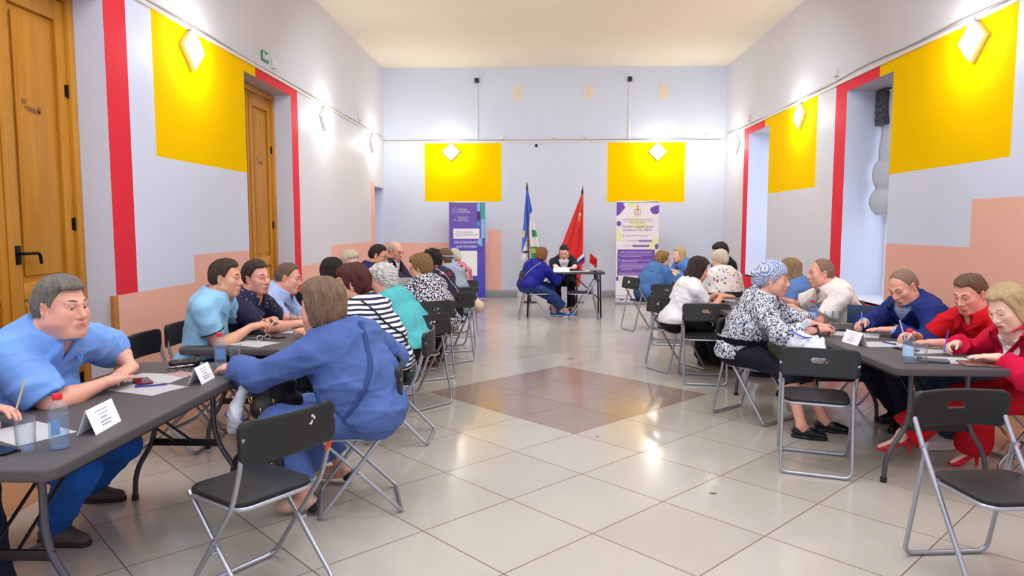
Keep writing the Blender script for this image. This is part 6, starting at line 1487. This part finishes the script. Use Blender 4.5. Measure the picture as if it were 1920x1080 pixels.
# desk
card(.42, 11.86, 180, 'long white name card on the desk before the writing man', .27, .075, .7705)
sheet(.70, 11.98, 8, 'white papers on the desk right of the name card', .30, .21, .7705); sheet(.48, 12.10, 0, 'sheet under the hands of the man at the desk', z=.7705)
def small_flag(x, y, lean, cols, label):
    r = empty('table_flag', (x, y, .7705), 0, label, 'flag'); bm = bmesh.new(); lathe(bm, [(.03, 0), (.03, .008), (.008, .012), (.006, .03)], 16); fin('flag_stand', bm, WFR, r)
    bm = bmesh.new(); tube(bm, [(0, 0, .02), (lean, 0, .33)], .003, 6); fin('flag_pole', bm, GOLD, r)
    bm = bmesh.new(); N, Mm = 8, 6; G = []
    for i in range(N+1):
        t = i/N; G.append([bm.verts.new((lean*(.95-.3*j/Mm)+t*.12*(1 if lean >= 0 else -1)+0, .012*math.sin(t*6+j), .31-.16*j/Mm-t*.09-.02*t*t)) for j in range(Mm+1)])
    for i in range(N):
        for j in range(Mm): bm.faces.new((G[i][j], G[i+1][j], G[i+1][j+1], G[i][j+1])).material_index = min(len(cols)-1, j*len(cols)//Mm)
    bmesh.ops.solidify(bm, geom=bm.faces[:], thickness=.001); fin('flag_cloth', bm, cols, r)
FW, FB, FR = mat('flag_white', (236, 236, 240), .7), mat('flag_blue', (22, 60, 170), .7), mat('flag_red', (216, 24, 30), .7)
small_flag(.85, 12.05, -.04, [FW, FB, FR], 'small white-blue-red table flag on the desk'); small_flag(.89, 12.07, .03, [FR], 'small plain red table flag on the desk, right of the tricolour')
# ================================================================== FLAGS ON POLES
def big_flag(x, y, lean, top, zones, label, wtop, wbot, zb, cat='flag', poly=None):
    r = empty('flag', (x, y, 0), 0, label, cat)
    bm = bmesh.new(); lathe(bm, [(.16, 0), (.16, .015), (.03, .03), (.022, .10)], 24); fin('flag_base', bm, PLAST, r)
    bm = bmesh.new(); tube(bm, [(0, 0, .03), (lean, 0, top-.16)], .012, 10); fin('flag_pole', bm, mat('pole_brown', (96, 60, 40), .4), r)
    d = Vector((lean, 0, top-.16)).normalized(); b = Vector((lean, 0, top-.16)); bm = bmesh.new(); tube(bm, [b-d*.02, b, b+d*.05, b+d*.17], [.014, .022, .024, .002], 10); fin('finial', bm, mat('finial_dark', (70, 50, 46), .4, .3), r)
    bm = bmesh.new(); NU, NV = 120, 150; G = []
    for i in range(NU+1):
        u = i/NU; row = []
        for j in range(NV+1):
            v = j/NV; z = (top-.17)*(1-v)+zb*v; xl, xr = poly(v); px = lean*(z/(top-.16)); xx = px+xl+(xr-xl)*u
            row.append(bm.verts.new((xx, -.03+(.018+.05*v)*math.sin(u*17+v*2.0)+.02*math.sin(u*7), z-.0*u)))
        G.append(row)
    for i in range(NU):
        for j in range(NV):
            f = bm.faces.new((G[i][j], G[i+1][j], G[i+1][j+1], G[i][j+1])); k = zones[1]((i+.5)/NU, (j+.5)/NV)
            if k is None: bm.faces.remove(f)
            else: f.material_index = k
    bmesh.ops.delete(bm, geom=[v for v in bm.verts if not v.link_faces], context='VERTS')
    bmesh.ops.solidify(bm, geom=bm.faces[:], thickness=.003); fin('flag_cloth', bm, zones[0], r, auto=False)
    return r
satin = lambda n, c: mat(n, c, .45, sheen=.3)
Z1 = [satin('satin_blue', (22, 92, 214)), satin('satin_white', (232, 232, 236)), satin('satin_green', (22, 150, 84)), satin('satin_yellow', (232, 214, 60)), satin('satin_red', (206, 34, 44)), satin('satin_dark', (40, 34, 36))]
def zone1(u, v):
    if v > .93+.07*(1-u) and u < .2: return None
    # diagonal blue field in the upper hoist, white below, green pieces on the fly side
    if u < .62 and v < .30+.52*(1-u/.62)*1.0+.10: 
        if abs(v-.62) < .045 and u < .16: return 3
        return 0
    if u >= .62 and v < .42: return 0 if v < .30+.1*(1-u) else 1
    if u > .66 and .56 < v < .66: return 2
    if v > .80 and u > .5: return 3 if (abs(v-.86) < .035 and abs(u-.66) < .1) else 2
    if .70 < v < .80 and .30 < u < .52: return 4 if int(v*60) % 2 else 1
    if .86 < v < .895 and .08 < u < .42: return 5
    return 1
big_flag(-.13, 14.2, -.06, 2.42, (Z1, zone1), 'tall blue, white and green flag on a pole behind the desk', 0, 0, .85, poly=lambda v: (-.02-.13*min(1, v*1.1)+(.0), .02+.24*v))
Z2 = [satin('satin_bright_red', (222, 24, 26)), satin('satin_gold', (232, 186, 60)), satin('satin_white', (232, 232, 236))]
def zone2(u, v):
    if u < .55 and v > .66+.10*u*2: return None
    if .20 < v < .285 and .52 < u < .80:
        if .20 < v < .225: return 2 if .60 < u < .74 else 1
        return 1 if (int(u*28)+int(v*90)) % 2 else 0
    return 0
big_flag(.80, 14.2, .11, 2.34, (Z2, zone2), 'tall red flag with a small gold emblem on a pole behind the desk', 0, 0, .33, poly=lambda v: ((-.02-.60*v if v < .72 else -.45+.9*(v-.72)), .02+.10*min(v, .6)-.1*max(0, v-.8)))
# ================================================================== ROLL-UP BANNERS
def banner(cx, y, w, h, rz, tiltx, label, base):
    r = empty('roll_up_banner', (cx, y, 0), math.radians(rz), label, 'banner', None)
    bm = bmesh.new(); bbox(bm, (-w/2-.01, -.07, 0), (w/2+.01, .07, .06), .012); fin('banner_base', bm, mat('banner_base_silver', (170, 172, 176), .35, .6), r)
    bm = bmesh.new(); tube(bm, [(0, .04, .05), (0, .03, h)], .008, 8); fin('support_pole', bm, TUBEM, r)
    bm = bmesh.new(); bbox(bm, (-w/2-.005, -.012, h-.02), (w/2+.005, .014, h+.01), .004); fin('top_rail', bm, TUBEM, r)
    bm = bmesh.new(); bbox(bm, (-w/2, -.004, .06), (w/2, .0, h-.01), .0008, 1); fin('banner_sheet', bm, base, r)
    return r
def flat(r, poly, m_, name, y=-.0055):
    bm = bmesh.new(); bm.faces.new([bm.verts.new((p[0], y, p[1])) for p in poly]); q = bmesh.ops.extrude_face_region(bm, geom=bm.faces[:]); bmesh.ops.translate(bm, verts=[g for g in q['geom'] if isinstance(g, bmesh.types.BMVert)], vec=(0, .001, 0))
    return fin(name, bm, m_, r, smooth=False)
def rp(x0, z0, x1, z1, r_=.0, n=5): return [(x, z) for x, z in rrect(abs(x1-x0), abs(z1-z0), max(.0005, r_), n, (x0+x1)/2, (z0+z1)/2)]
def circ(cx, cz, r_, n=28, ex=1): return [(cx+r_*math.cos(a)*ex, cz+r_*math.sin(a)) for a in np.linspace(0, 2*math.pi, n+1)[:-1]]
def txt(r, body, x, z, size, m_, width=None, align='CENTER', bold=0, name='lettering', y=-.0068):
    return text_mesh(body, size, m_, r, Matrix.Translation((x, y, z)) @ Matrix.Rotation(math.pi/2, 4, 'X'), name, align, .0003, 1.0, width, bold)
bw = mat('print_white', (236, 236, 240), .6); BP = mat('print_indigo', (84, 74, 176), .55); m, t = newmat('print_indigo_blue', .55)
tc = t.n('ShaderNodeTexCoord'); sp = t.n('ShaderNodeSeparateXYZ'); t.l(tc.outputs['Object'], sp.inputs[0]); t.l(t.mix(t.m('DIVIDE', sp.outputs[2], 2.05), srgb((56, 62, 190)), srgb((112, 84, 176))), t.b.inputs['Base Color']); BGRAD = m
W_, H_ = .74, 2.03
r = banner(-1.42, 14.45, W_, H_, 8, 0, 'violet-blue roll-up banner with white slogan on the left of the back wall', BGRAD)
c1, c2, c3, c4, c5 = mat('print_lightblue', (130, 186, 226), .55), mat('print_teal', (40, 168, 156), .55), mat('print_plum', (74, 30, 96), .55), mat('print_cyan', (30, 160, 190), .55), mat('print_deepblue', (50, 50, 170), .55)
sx = W_/.335  # banner spans 335 px of the close crop
X_ = lambda p: (p-43)/340*W_-W_/2
Zf = lambda q: H_-.01-(q-45)/955*H_
for (a, b, c_, d, mm, nm) in ((305, 45, 335, 128, c1, 'light_blue_bar'), (345, 45, 383, 205, c2, 'teal_bar'), (302, 128, 333, 212, c3, 'plum_bar'), (343, 205, 380, 385, c1, 'light_blue_bar')): flat(r, rp(X_(a), Zf(d), X_(b+0) if False else X_(c_), Zf(b)), mm, nm)
flat(r, circ(X_(316), Zf(248), .040), c4, 'cyan_dot'); flat(r, circ(X_(352), Zf(424), .085)[7:22], c1, 'light_blue_half_disc')
for (cx_, cz_) in ((325, 498),):
    bm = bmesh.new(); tube(bm, [Vector((X_(cx_)+.045*math.cos(a), -.006, Zf(cz_)+.045*math.sin(a))) for a in np.linspace(0, 2*math.pi, 25)[:-1]], .010, 6, closed=True, flat=.3); fin('ring', bm, c5, r)
bm = bmesh.new(); tube(bm, [(X_(300), -.006, Zf(925)), (X_(322), -.006, Zf(945)), (X_(355), -.006, Zf(905))], .012, 6, flat=.3); fin('tick_stroke', bm, c5, r)
# crest outline (building-shaped emblem)
bm = bmesh.new(); 
for pts in ([(76, 150), (76, 98), (88, 98), (98, 84), (110, 98), (122, 98), (122, 150), (76, 150)], [(84, 140), (84, 108), (114, 108), (114, 140), (84, 140)]): tube(bm, [Vector((X_(a), -.006, Zf(b))) for a, b in pts], .004, 5)
tube(bm, [Vector((X_(99)+.02*math.cos(a), -.006, Zf(124)+.02*math.sin(a))) for a in np.linspace(0, 6.28, 13)[:-1]], .003, 5, closed=True)
fin('crest', bm, mat('print_pale_violet', (176, 170, 220), .6), r)
txt(r, 'Команда', X_(130), Zf(110), .055, bw, .17, 'LEFT', .001); txt(r, 'губернатора', X_(130), Zf(133), .055, bw, .235, 'LEFT', .001)
for i, s_ in enumerate(('Вместе мы', 'становимся', 'ближе к людям')): txt(r, s_, X_(124), Zf(184+17*i), .036, bw, (.21, .19, .22)[i], 'LEFT')
flat(r, circ(X_(98), Zf(210), .014, 12), bw, 'small_mark')
flat(r, rp(X_(82), Zf(392), X_(328), Zf(294), .006), bw, 'white_panel')
bm = bmesh.new(); tube(bm, fillet([Vector((X_(a), -.0075, Zf(b))) for a, b in ((107, 325), (107, 325), (150, 325), (150, 360), (132, 360), (124, 370), (120, 360), (107, 360), (107, 326))], .015, 3), .007, 6, flat=.4); tube(bm, [Vector((X_(a), -.0075, Zf(b))) for a, b in ((118, 338), (126, 345), (133, 338), (141, 345))], .004, 5, flat=.4); fin('speech_bubble_mark', bm, c5, r)
dk = mat('print_dark_violet', (70, 60, 130), .6)
txt(r, 'ВЫЕЗДНАЯ', X_(164), Zf(331), .036, dk, .205, 'LEFT', .001, y=-.0078); txt(r, 'АДМИНИСТРАЦИЯ', X_(164), Zf(353), .036, dk, .315, 'LEFT', .001, y=-.0078)
txt(r, 'ОБЪЕДИНЯЕМСЯ', X_(205), Zf(427), .068, bw, .51, 'CENTER', .002); txt(r, 'ДЛЯ ПЕРЕМЕН', X_(203), Zf(470), .068, bw, .43, 'CENTER', .002)
flat(r, rp(X_(94), Zf(750), X_(305), Zf(508), .004), bw, 'blank_panel')
# right banner
BW = mat('banner_white', (232, 226, 234), .6)
m, t = newmat('banner_cream_lime', .6); n_ = t.noise(t.co(), 2.2, 1); t.l(t.mix(t.m('GREATER_THAN', n_, .58), srgb((234, 226, 232)), srgb((226, 230, 178))), t.b.inputs['Base Color'])
W_, H_ = .82, 2.02
r = banner(1.98, 13.95, W_, H_, -5, 0, 'white and violet roll-up banner right of the red flag', m)
X_ = lambda p: (p-78)/400*W_-W_/2
Zf = lambda q: H_-.01-(q-42)/970*H_
pv, lm_ = mat('print_violet', (116, 72, 172), .55), mat('print_lime', (222, 232, 160), .6)
flat(r, [(-W_/2, H_-.02), (-W_/2+.13, H_-.02), (-W_/2+.14, H_-.07), (-W_/2+.17, H_-.12), (-W_/2+.10, H_-.20), (-W_/2+.05, H_-.26), (-W_/2, H_-.28)], pv, 'violet_corner')
flat(r, [(W_/2, H_-.07), (W_/2-.06, H_-.08), (W_/2-.16, H_-.12), (W_/2-.17, H_-.17), (W_/2-.12, H_-.24), (W_/2-.05, H_-.25), (W_/2, H_-.22)], pv, 'violet_blob')
flat(r, circ(-W_/2+.05, H_-.43, .05, 20, .9), pv, 'violet_dot'); flat(r, circ(W_/2-.035, H_-.88, .055, 20, .6), pv, 'violet_dot'); flat(r, circ(-W_/2+.03, Zf(765), .045, 20, .6), pv, 'violet_dot'); flat(r, [(-W_/2+.06, .075), (-W_/2+.10, .11), (-W_/2+.14, .11), (-W_/2+.18, .075)], pv, 'violet_wedge')
flat(r, circ(-W_/2+.05, Zf(370), .09, 20, .55), lm_, 'lime_blob'); flat(r, circ(W_/2-.06, Zf(400), .06, 20, .7), lm_, 'lime_blob'); flat(r, circ(-.12, H_-.06, .05, 20, 1.3), lm_, 'lime_blob')
# shield emblem with a golden top
zc = Zf(140); bm = bmesh.new(); tube(bm, [Vector((X_(278)+a, -.007, zc+b)) for a, b in ((-.055, .065), (.055, .065), (.055, -.02), (0, -.075), (-.055, -.02), (-.055, .065))], .008, 6, flat=.4); fin('shield_outline', bm, mat('print_navy', (60, 44, 100), .5), r)
go = mat('print_gold', (232, 180, 84), .5); flat(r, circ(X_(278), Zf(80), .028, 16), go, 'gold_finial'); flat(r, [(X_(278)-.018, zc-.045), (X_(278)+.018, zc-.045), (X_(278)+.022, zc+.07), (X_(278), zc+.12), (X_(278)-.022, zc+.07)], go, 'gold_sword')
gy, vt = mat('print_grey', (140, 130, 150), .6), mat('print_dark_text', (84, 70, 120), .6)
for i, (a, b) in enumerate(((135, 420), (135, 420), (205, 345))):
    rs = random.Random(i); bm = bmesh.new(); xx = X_(a)
    while xx < X_(b): ww = rs.uniform(.008, .03); z0 = Zf(203+17*i); box(bm, (xx, -.0068, z0-.006), (min(xx+ww, X_(b)), -.0058, z0+.006)); xx += ww+.006
    fin('small_print', bm, gy, r)
txt(r, 'Решайте судьбу дома', X_(278), Zf(272), .062, vt, .60, 'CENTER', .0008); txt(r, 'онлайн в ГИС ЖКХ!', X_(276), Zf(305), .062, vt, .55, 'CENTER', .0008)
rd = mat('print_red', (206, 40, 52), .5); bm = bmesh.new(); cx_, cz_ = X_(147), Zf(357)
for s_ in (-1, 1): tube(bm, [Vector((cx_-.024, -.007, cz_-s_*.026)), Vector((cx_+.024, -.007, cz_+s_*.026))], .006, 6, flat=.4)
fin('red_cross_mark', bm, rd, r)
txt(r, 'Без регистрации', X_(175), Zf(357), .042, gy, .40, 'LEFT'); 
bm = bmesh.new()
for zz in (404, 451): tube(bm, [Vector((X_(a), -.007, Zf(zz+b))) for a, b in ((136, 0), (145, 8), (160, -12))], .003, 5)
fin('tick_mark', bm, mat('print_pale_grey', (200, 206, 190), .6), r)
txt(r, 'Голосование', X_(170), Zf(404), .038, gy, .25, 'LEFT'); flat(r, rp(X_(290), Zf(416), X_(415), Zf(396), .008), pv, 'violet_tag'); txt(r, 'в любое время', X_(352), Zf(406), .028, bw, .22, 'CENTER', y=-.0078)
txt(r, 'Доступ', X_(168), Zf(451), .038, gy, .13, 'LEFT'); flat(r, rp(X_(235), Zf(463), X_(392), Zf(442), .008), pv, 'violet_tag'); txt(r, 'из любого места', X_(313), Zf(452), .028, bw, .27, 'CENTER', y=-.0078)
flat(r, rp(X_(92), Zf(735), X_(446), Zf(487), .02), pv, 'violet_panel')
txt(r, 'Как организовать голосование?', X_(270), Zf(513), .036, bw, .60, 'CENTER', .001, y=-.0078)
bm = bmesh.new(); rs = random.Random(5)
for (z0, a, b) in ((538, 130, 425), (552, 130, 320), (588, 130, 405), (602, 130, 280), (625, 125, 400), (640, 125, 415), (654, 125, 400), (668, 125, 355), (682, 125, 230), (712, 122, 400), (727, 122, 290)):
    xx = X_(a)
    while xx < X_(b): ww = rs.uniform(.015, .05); box(bm, (xx, -.0078, Zf(z0)-.006), (min(xx+ww, X_(b)), -.0068, Zf(z0)+.006)); xx += ww+.008
fin('printed_lines', bm, mat('print_lilac', (206, 188, 226), .6), r)
for i, z0 in enumerate((543, 590, 650, 716)): txt(r, str(i+1), X_(112), Zf(z0), .045, bw, None, 'CENTER', y=-.0078)
flat(r, rp(X_(76), Zf(925), X_(206), Zf(783), .01), bw, 'blank_panel'); 
bm = bmesh.new(); tube(bm, [Vector((a, -.0075, b)) for a, b in rp(X_(76), Zf(925), X_(206), Zf(783), .01)], .004, 5, closed=True, flat=.4); fin('panel_outline', bm, pv, r)
bm = bmesh.new(); rs = random.Random(8); xx = X_(80)
while xx < X_(250): ww = rs.uniform(.01, .03); box(bm, (xx, -.0068, Zf(958)-.008), (xx+ww, -.0058, Zf(958)+.008)); xx += ww+.008
fin('small_print', bm, gy, r)
# ================================================================== BAGS
BAGB = mat('bag_black_gloss', (22, 22, 34), .22); LACE = mat('bag_white_plastic', (226, 228, 240), .35, bump=.3, bscale=30)
def blob(name, prims, m_, label, cat, res=.008, amp=.008, sd=1, cut=None):
    V_, Q_ = iso(prims, res, disp=folds(sd, amp), cut=cut); o = mk(name, V_, Q_, m_, None); tag(o, label, cat); return o
o = blob('handbag', [rc((-1.42, 3.50, .60), (-1.30, 3.66, .60), .05, .05, .05), rc((-1.43, 3.50, .70), (-1.31, 3.66, .70), .035, .035, .05), rc((-1.38, 3.56, .62), (-1.36, 3.60, .55), .06, .055, .05)], mat('bag_black', (24, 20, 22), .5), 'black handbag with gold buckles in the lap of the woman in denim blue', 'bag', amp=.006)
bm = bmesh.new()
for (x, y, z) in ((-1.44, 3.47, .66), (-1.40, 3.48, .60), (-1.35, 3.52, .64)): tube(bm, [(x+.018*math.cos(a)*.7, y-.03+.018*math.cos(a)*-.7, z+.018*math.sin(a)) for a in np.linspace(0, 6.28, 15)[:-1]], .003, 6, closed=True)
fin('buckle', bm, GOLD, o)
o = blob('plastic_bag', [rc((-1.50, 3.55, .74), (-1.555, 3.505, .56), .016, .038, .04), rc((-1.545, 3.49, .57), (-1.57, 3.52, .50), .030, .028, .03)], LACE, 'white plastic bag with blue band hanging between the table and the denim-blue dress', 'bag', amp=.010, sd=12, res=.005)
bm = bmesh.new(); tube(bm, [Vector((-1.552+.0365*math.cos(a), 3.507+.0365*math.sin(a), .555-.010*math.cos(a))) for a in np.linspace(0, 6.28, 25)[:-1]], .014, 8, closed=True, flat=.35); fin('blue_band', bm, mat('band_blue', (30, 50, 200), .4), o)
o = blob('shoulder_bag', [rc((-1.42, 3.30, .38), (-1.34, 3.42, .38), .06, .06, .05), rc((-1.42, 3.30, .30), (-1.34, 3.42, .30), .065, .065, .05)], BAGB, 'glossy dark blue bag behind the empty chair nearest the camera', 'bag', amp=.004, sd=6)
o = blob('carrier_bag', [rc((1.88, 5.16, .72), (1.97, 5.02, .66), .075, .085, .06), rc((1.84, 5.24, .70), (1.90, 5.14, .80), .04, .03, .05), rc((1.97, 4.98, .64), (1.99, 5.05, .60), .06, .06, .05), rc((1.90, 5.14, .78), (1.95, 5.08, .84), .018, .02, .03)], LACE, 'white plastic carrier bag on the lap of the elderly woman', 'bag', amp=.030, sd=7)
bm = bmesh.new(); tube(bm, [(1.825, 5.075, .79), (1.86, 5.04, .765), (1.90, 5.0, .75), (1.93, 4.955, .755)], .010, 6, flat=.4); fin('blue_print', bm, mat('band_blue', (30, 50, 200), .4), o)
o = blob('olive_cardigan', [rc((1.80, 5.32, .84), (1.79, 5.22, .66), .035, .06, .05), rc((1.79, 5.22, .66), (1.86, 5.12, .54), .07, .05, .05)], C_GREENV, 'folded dark olive cloth beside the white carrier bag on the lap', 'cloth', amp=.012, sd=8)
o = blob('green_plant', [el((2.75, 8.6, 1.10), (.10, .12, .06)), el((2.70, 8.55, 1.16), (.05, .06, .04))], mat('leaf_green', (36, 92, 48), .5), 'dark green leafy thing just behind the blue-white headscarf', 'plant', amp=.03, sd=9) if False else None
o = blob('paper_bag', [rc((-.86, 9.78, .50), (-.80, 9.70, .42), .06, .08, .05)], mat('bag_beige', (206, 178, 152), .7), 'beige bag on the chair back at the far left row', 'bag', amp=.008, sd=11, res=.012)
# floor litter: small chips lying on the tiles
for (x, y, r_, lb) in ((1.02, 3.97, .020, 'small dark scuff chip on the floor tiles right of centre'), (.45, 5.05, .010, 'tiny dark speck on the floor tiles near the camera side of the brown lozenge'), (.40, 8.1, .045, 'small beige leaf scrap on the floor just beyond the brown lozenge')):
    bm = bmesh.new(); slab(bm, [(r_*math.cos(a)*(1+.3*math.sin(3*a)), r_*.7*math.sin(a)*(1+.2*math.cos(2*a))) for a in np.linspace(0, 2*math.pi, 13)[:-1]], 0, .002, .0006, 1)
    o = fin('floor_chip', bm, mat('chip_brown', (110, 92, 72), .7)); o.location = (x, y, .0005); tag(o, lb, 'chip')
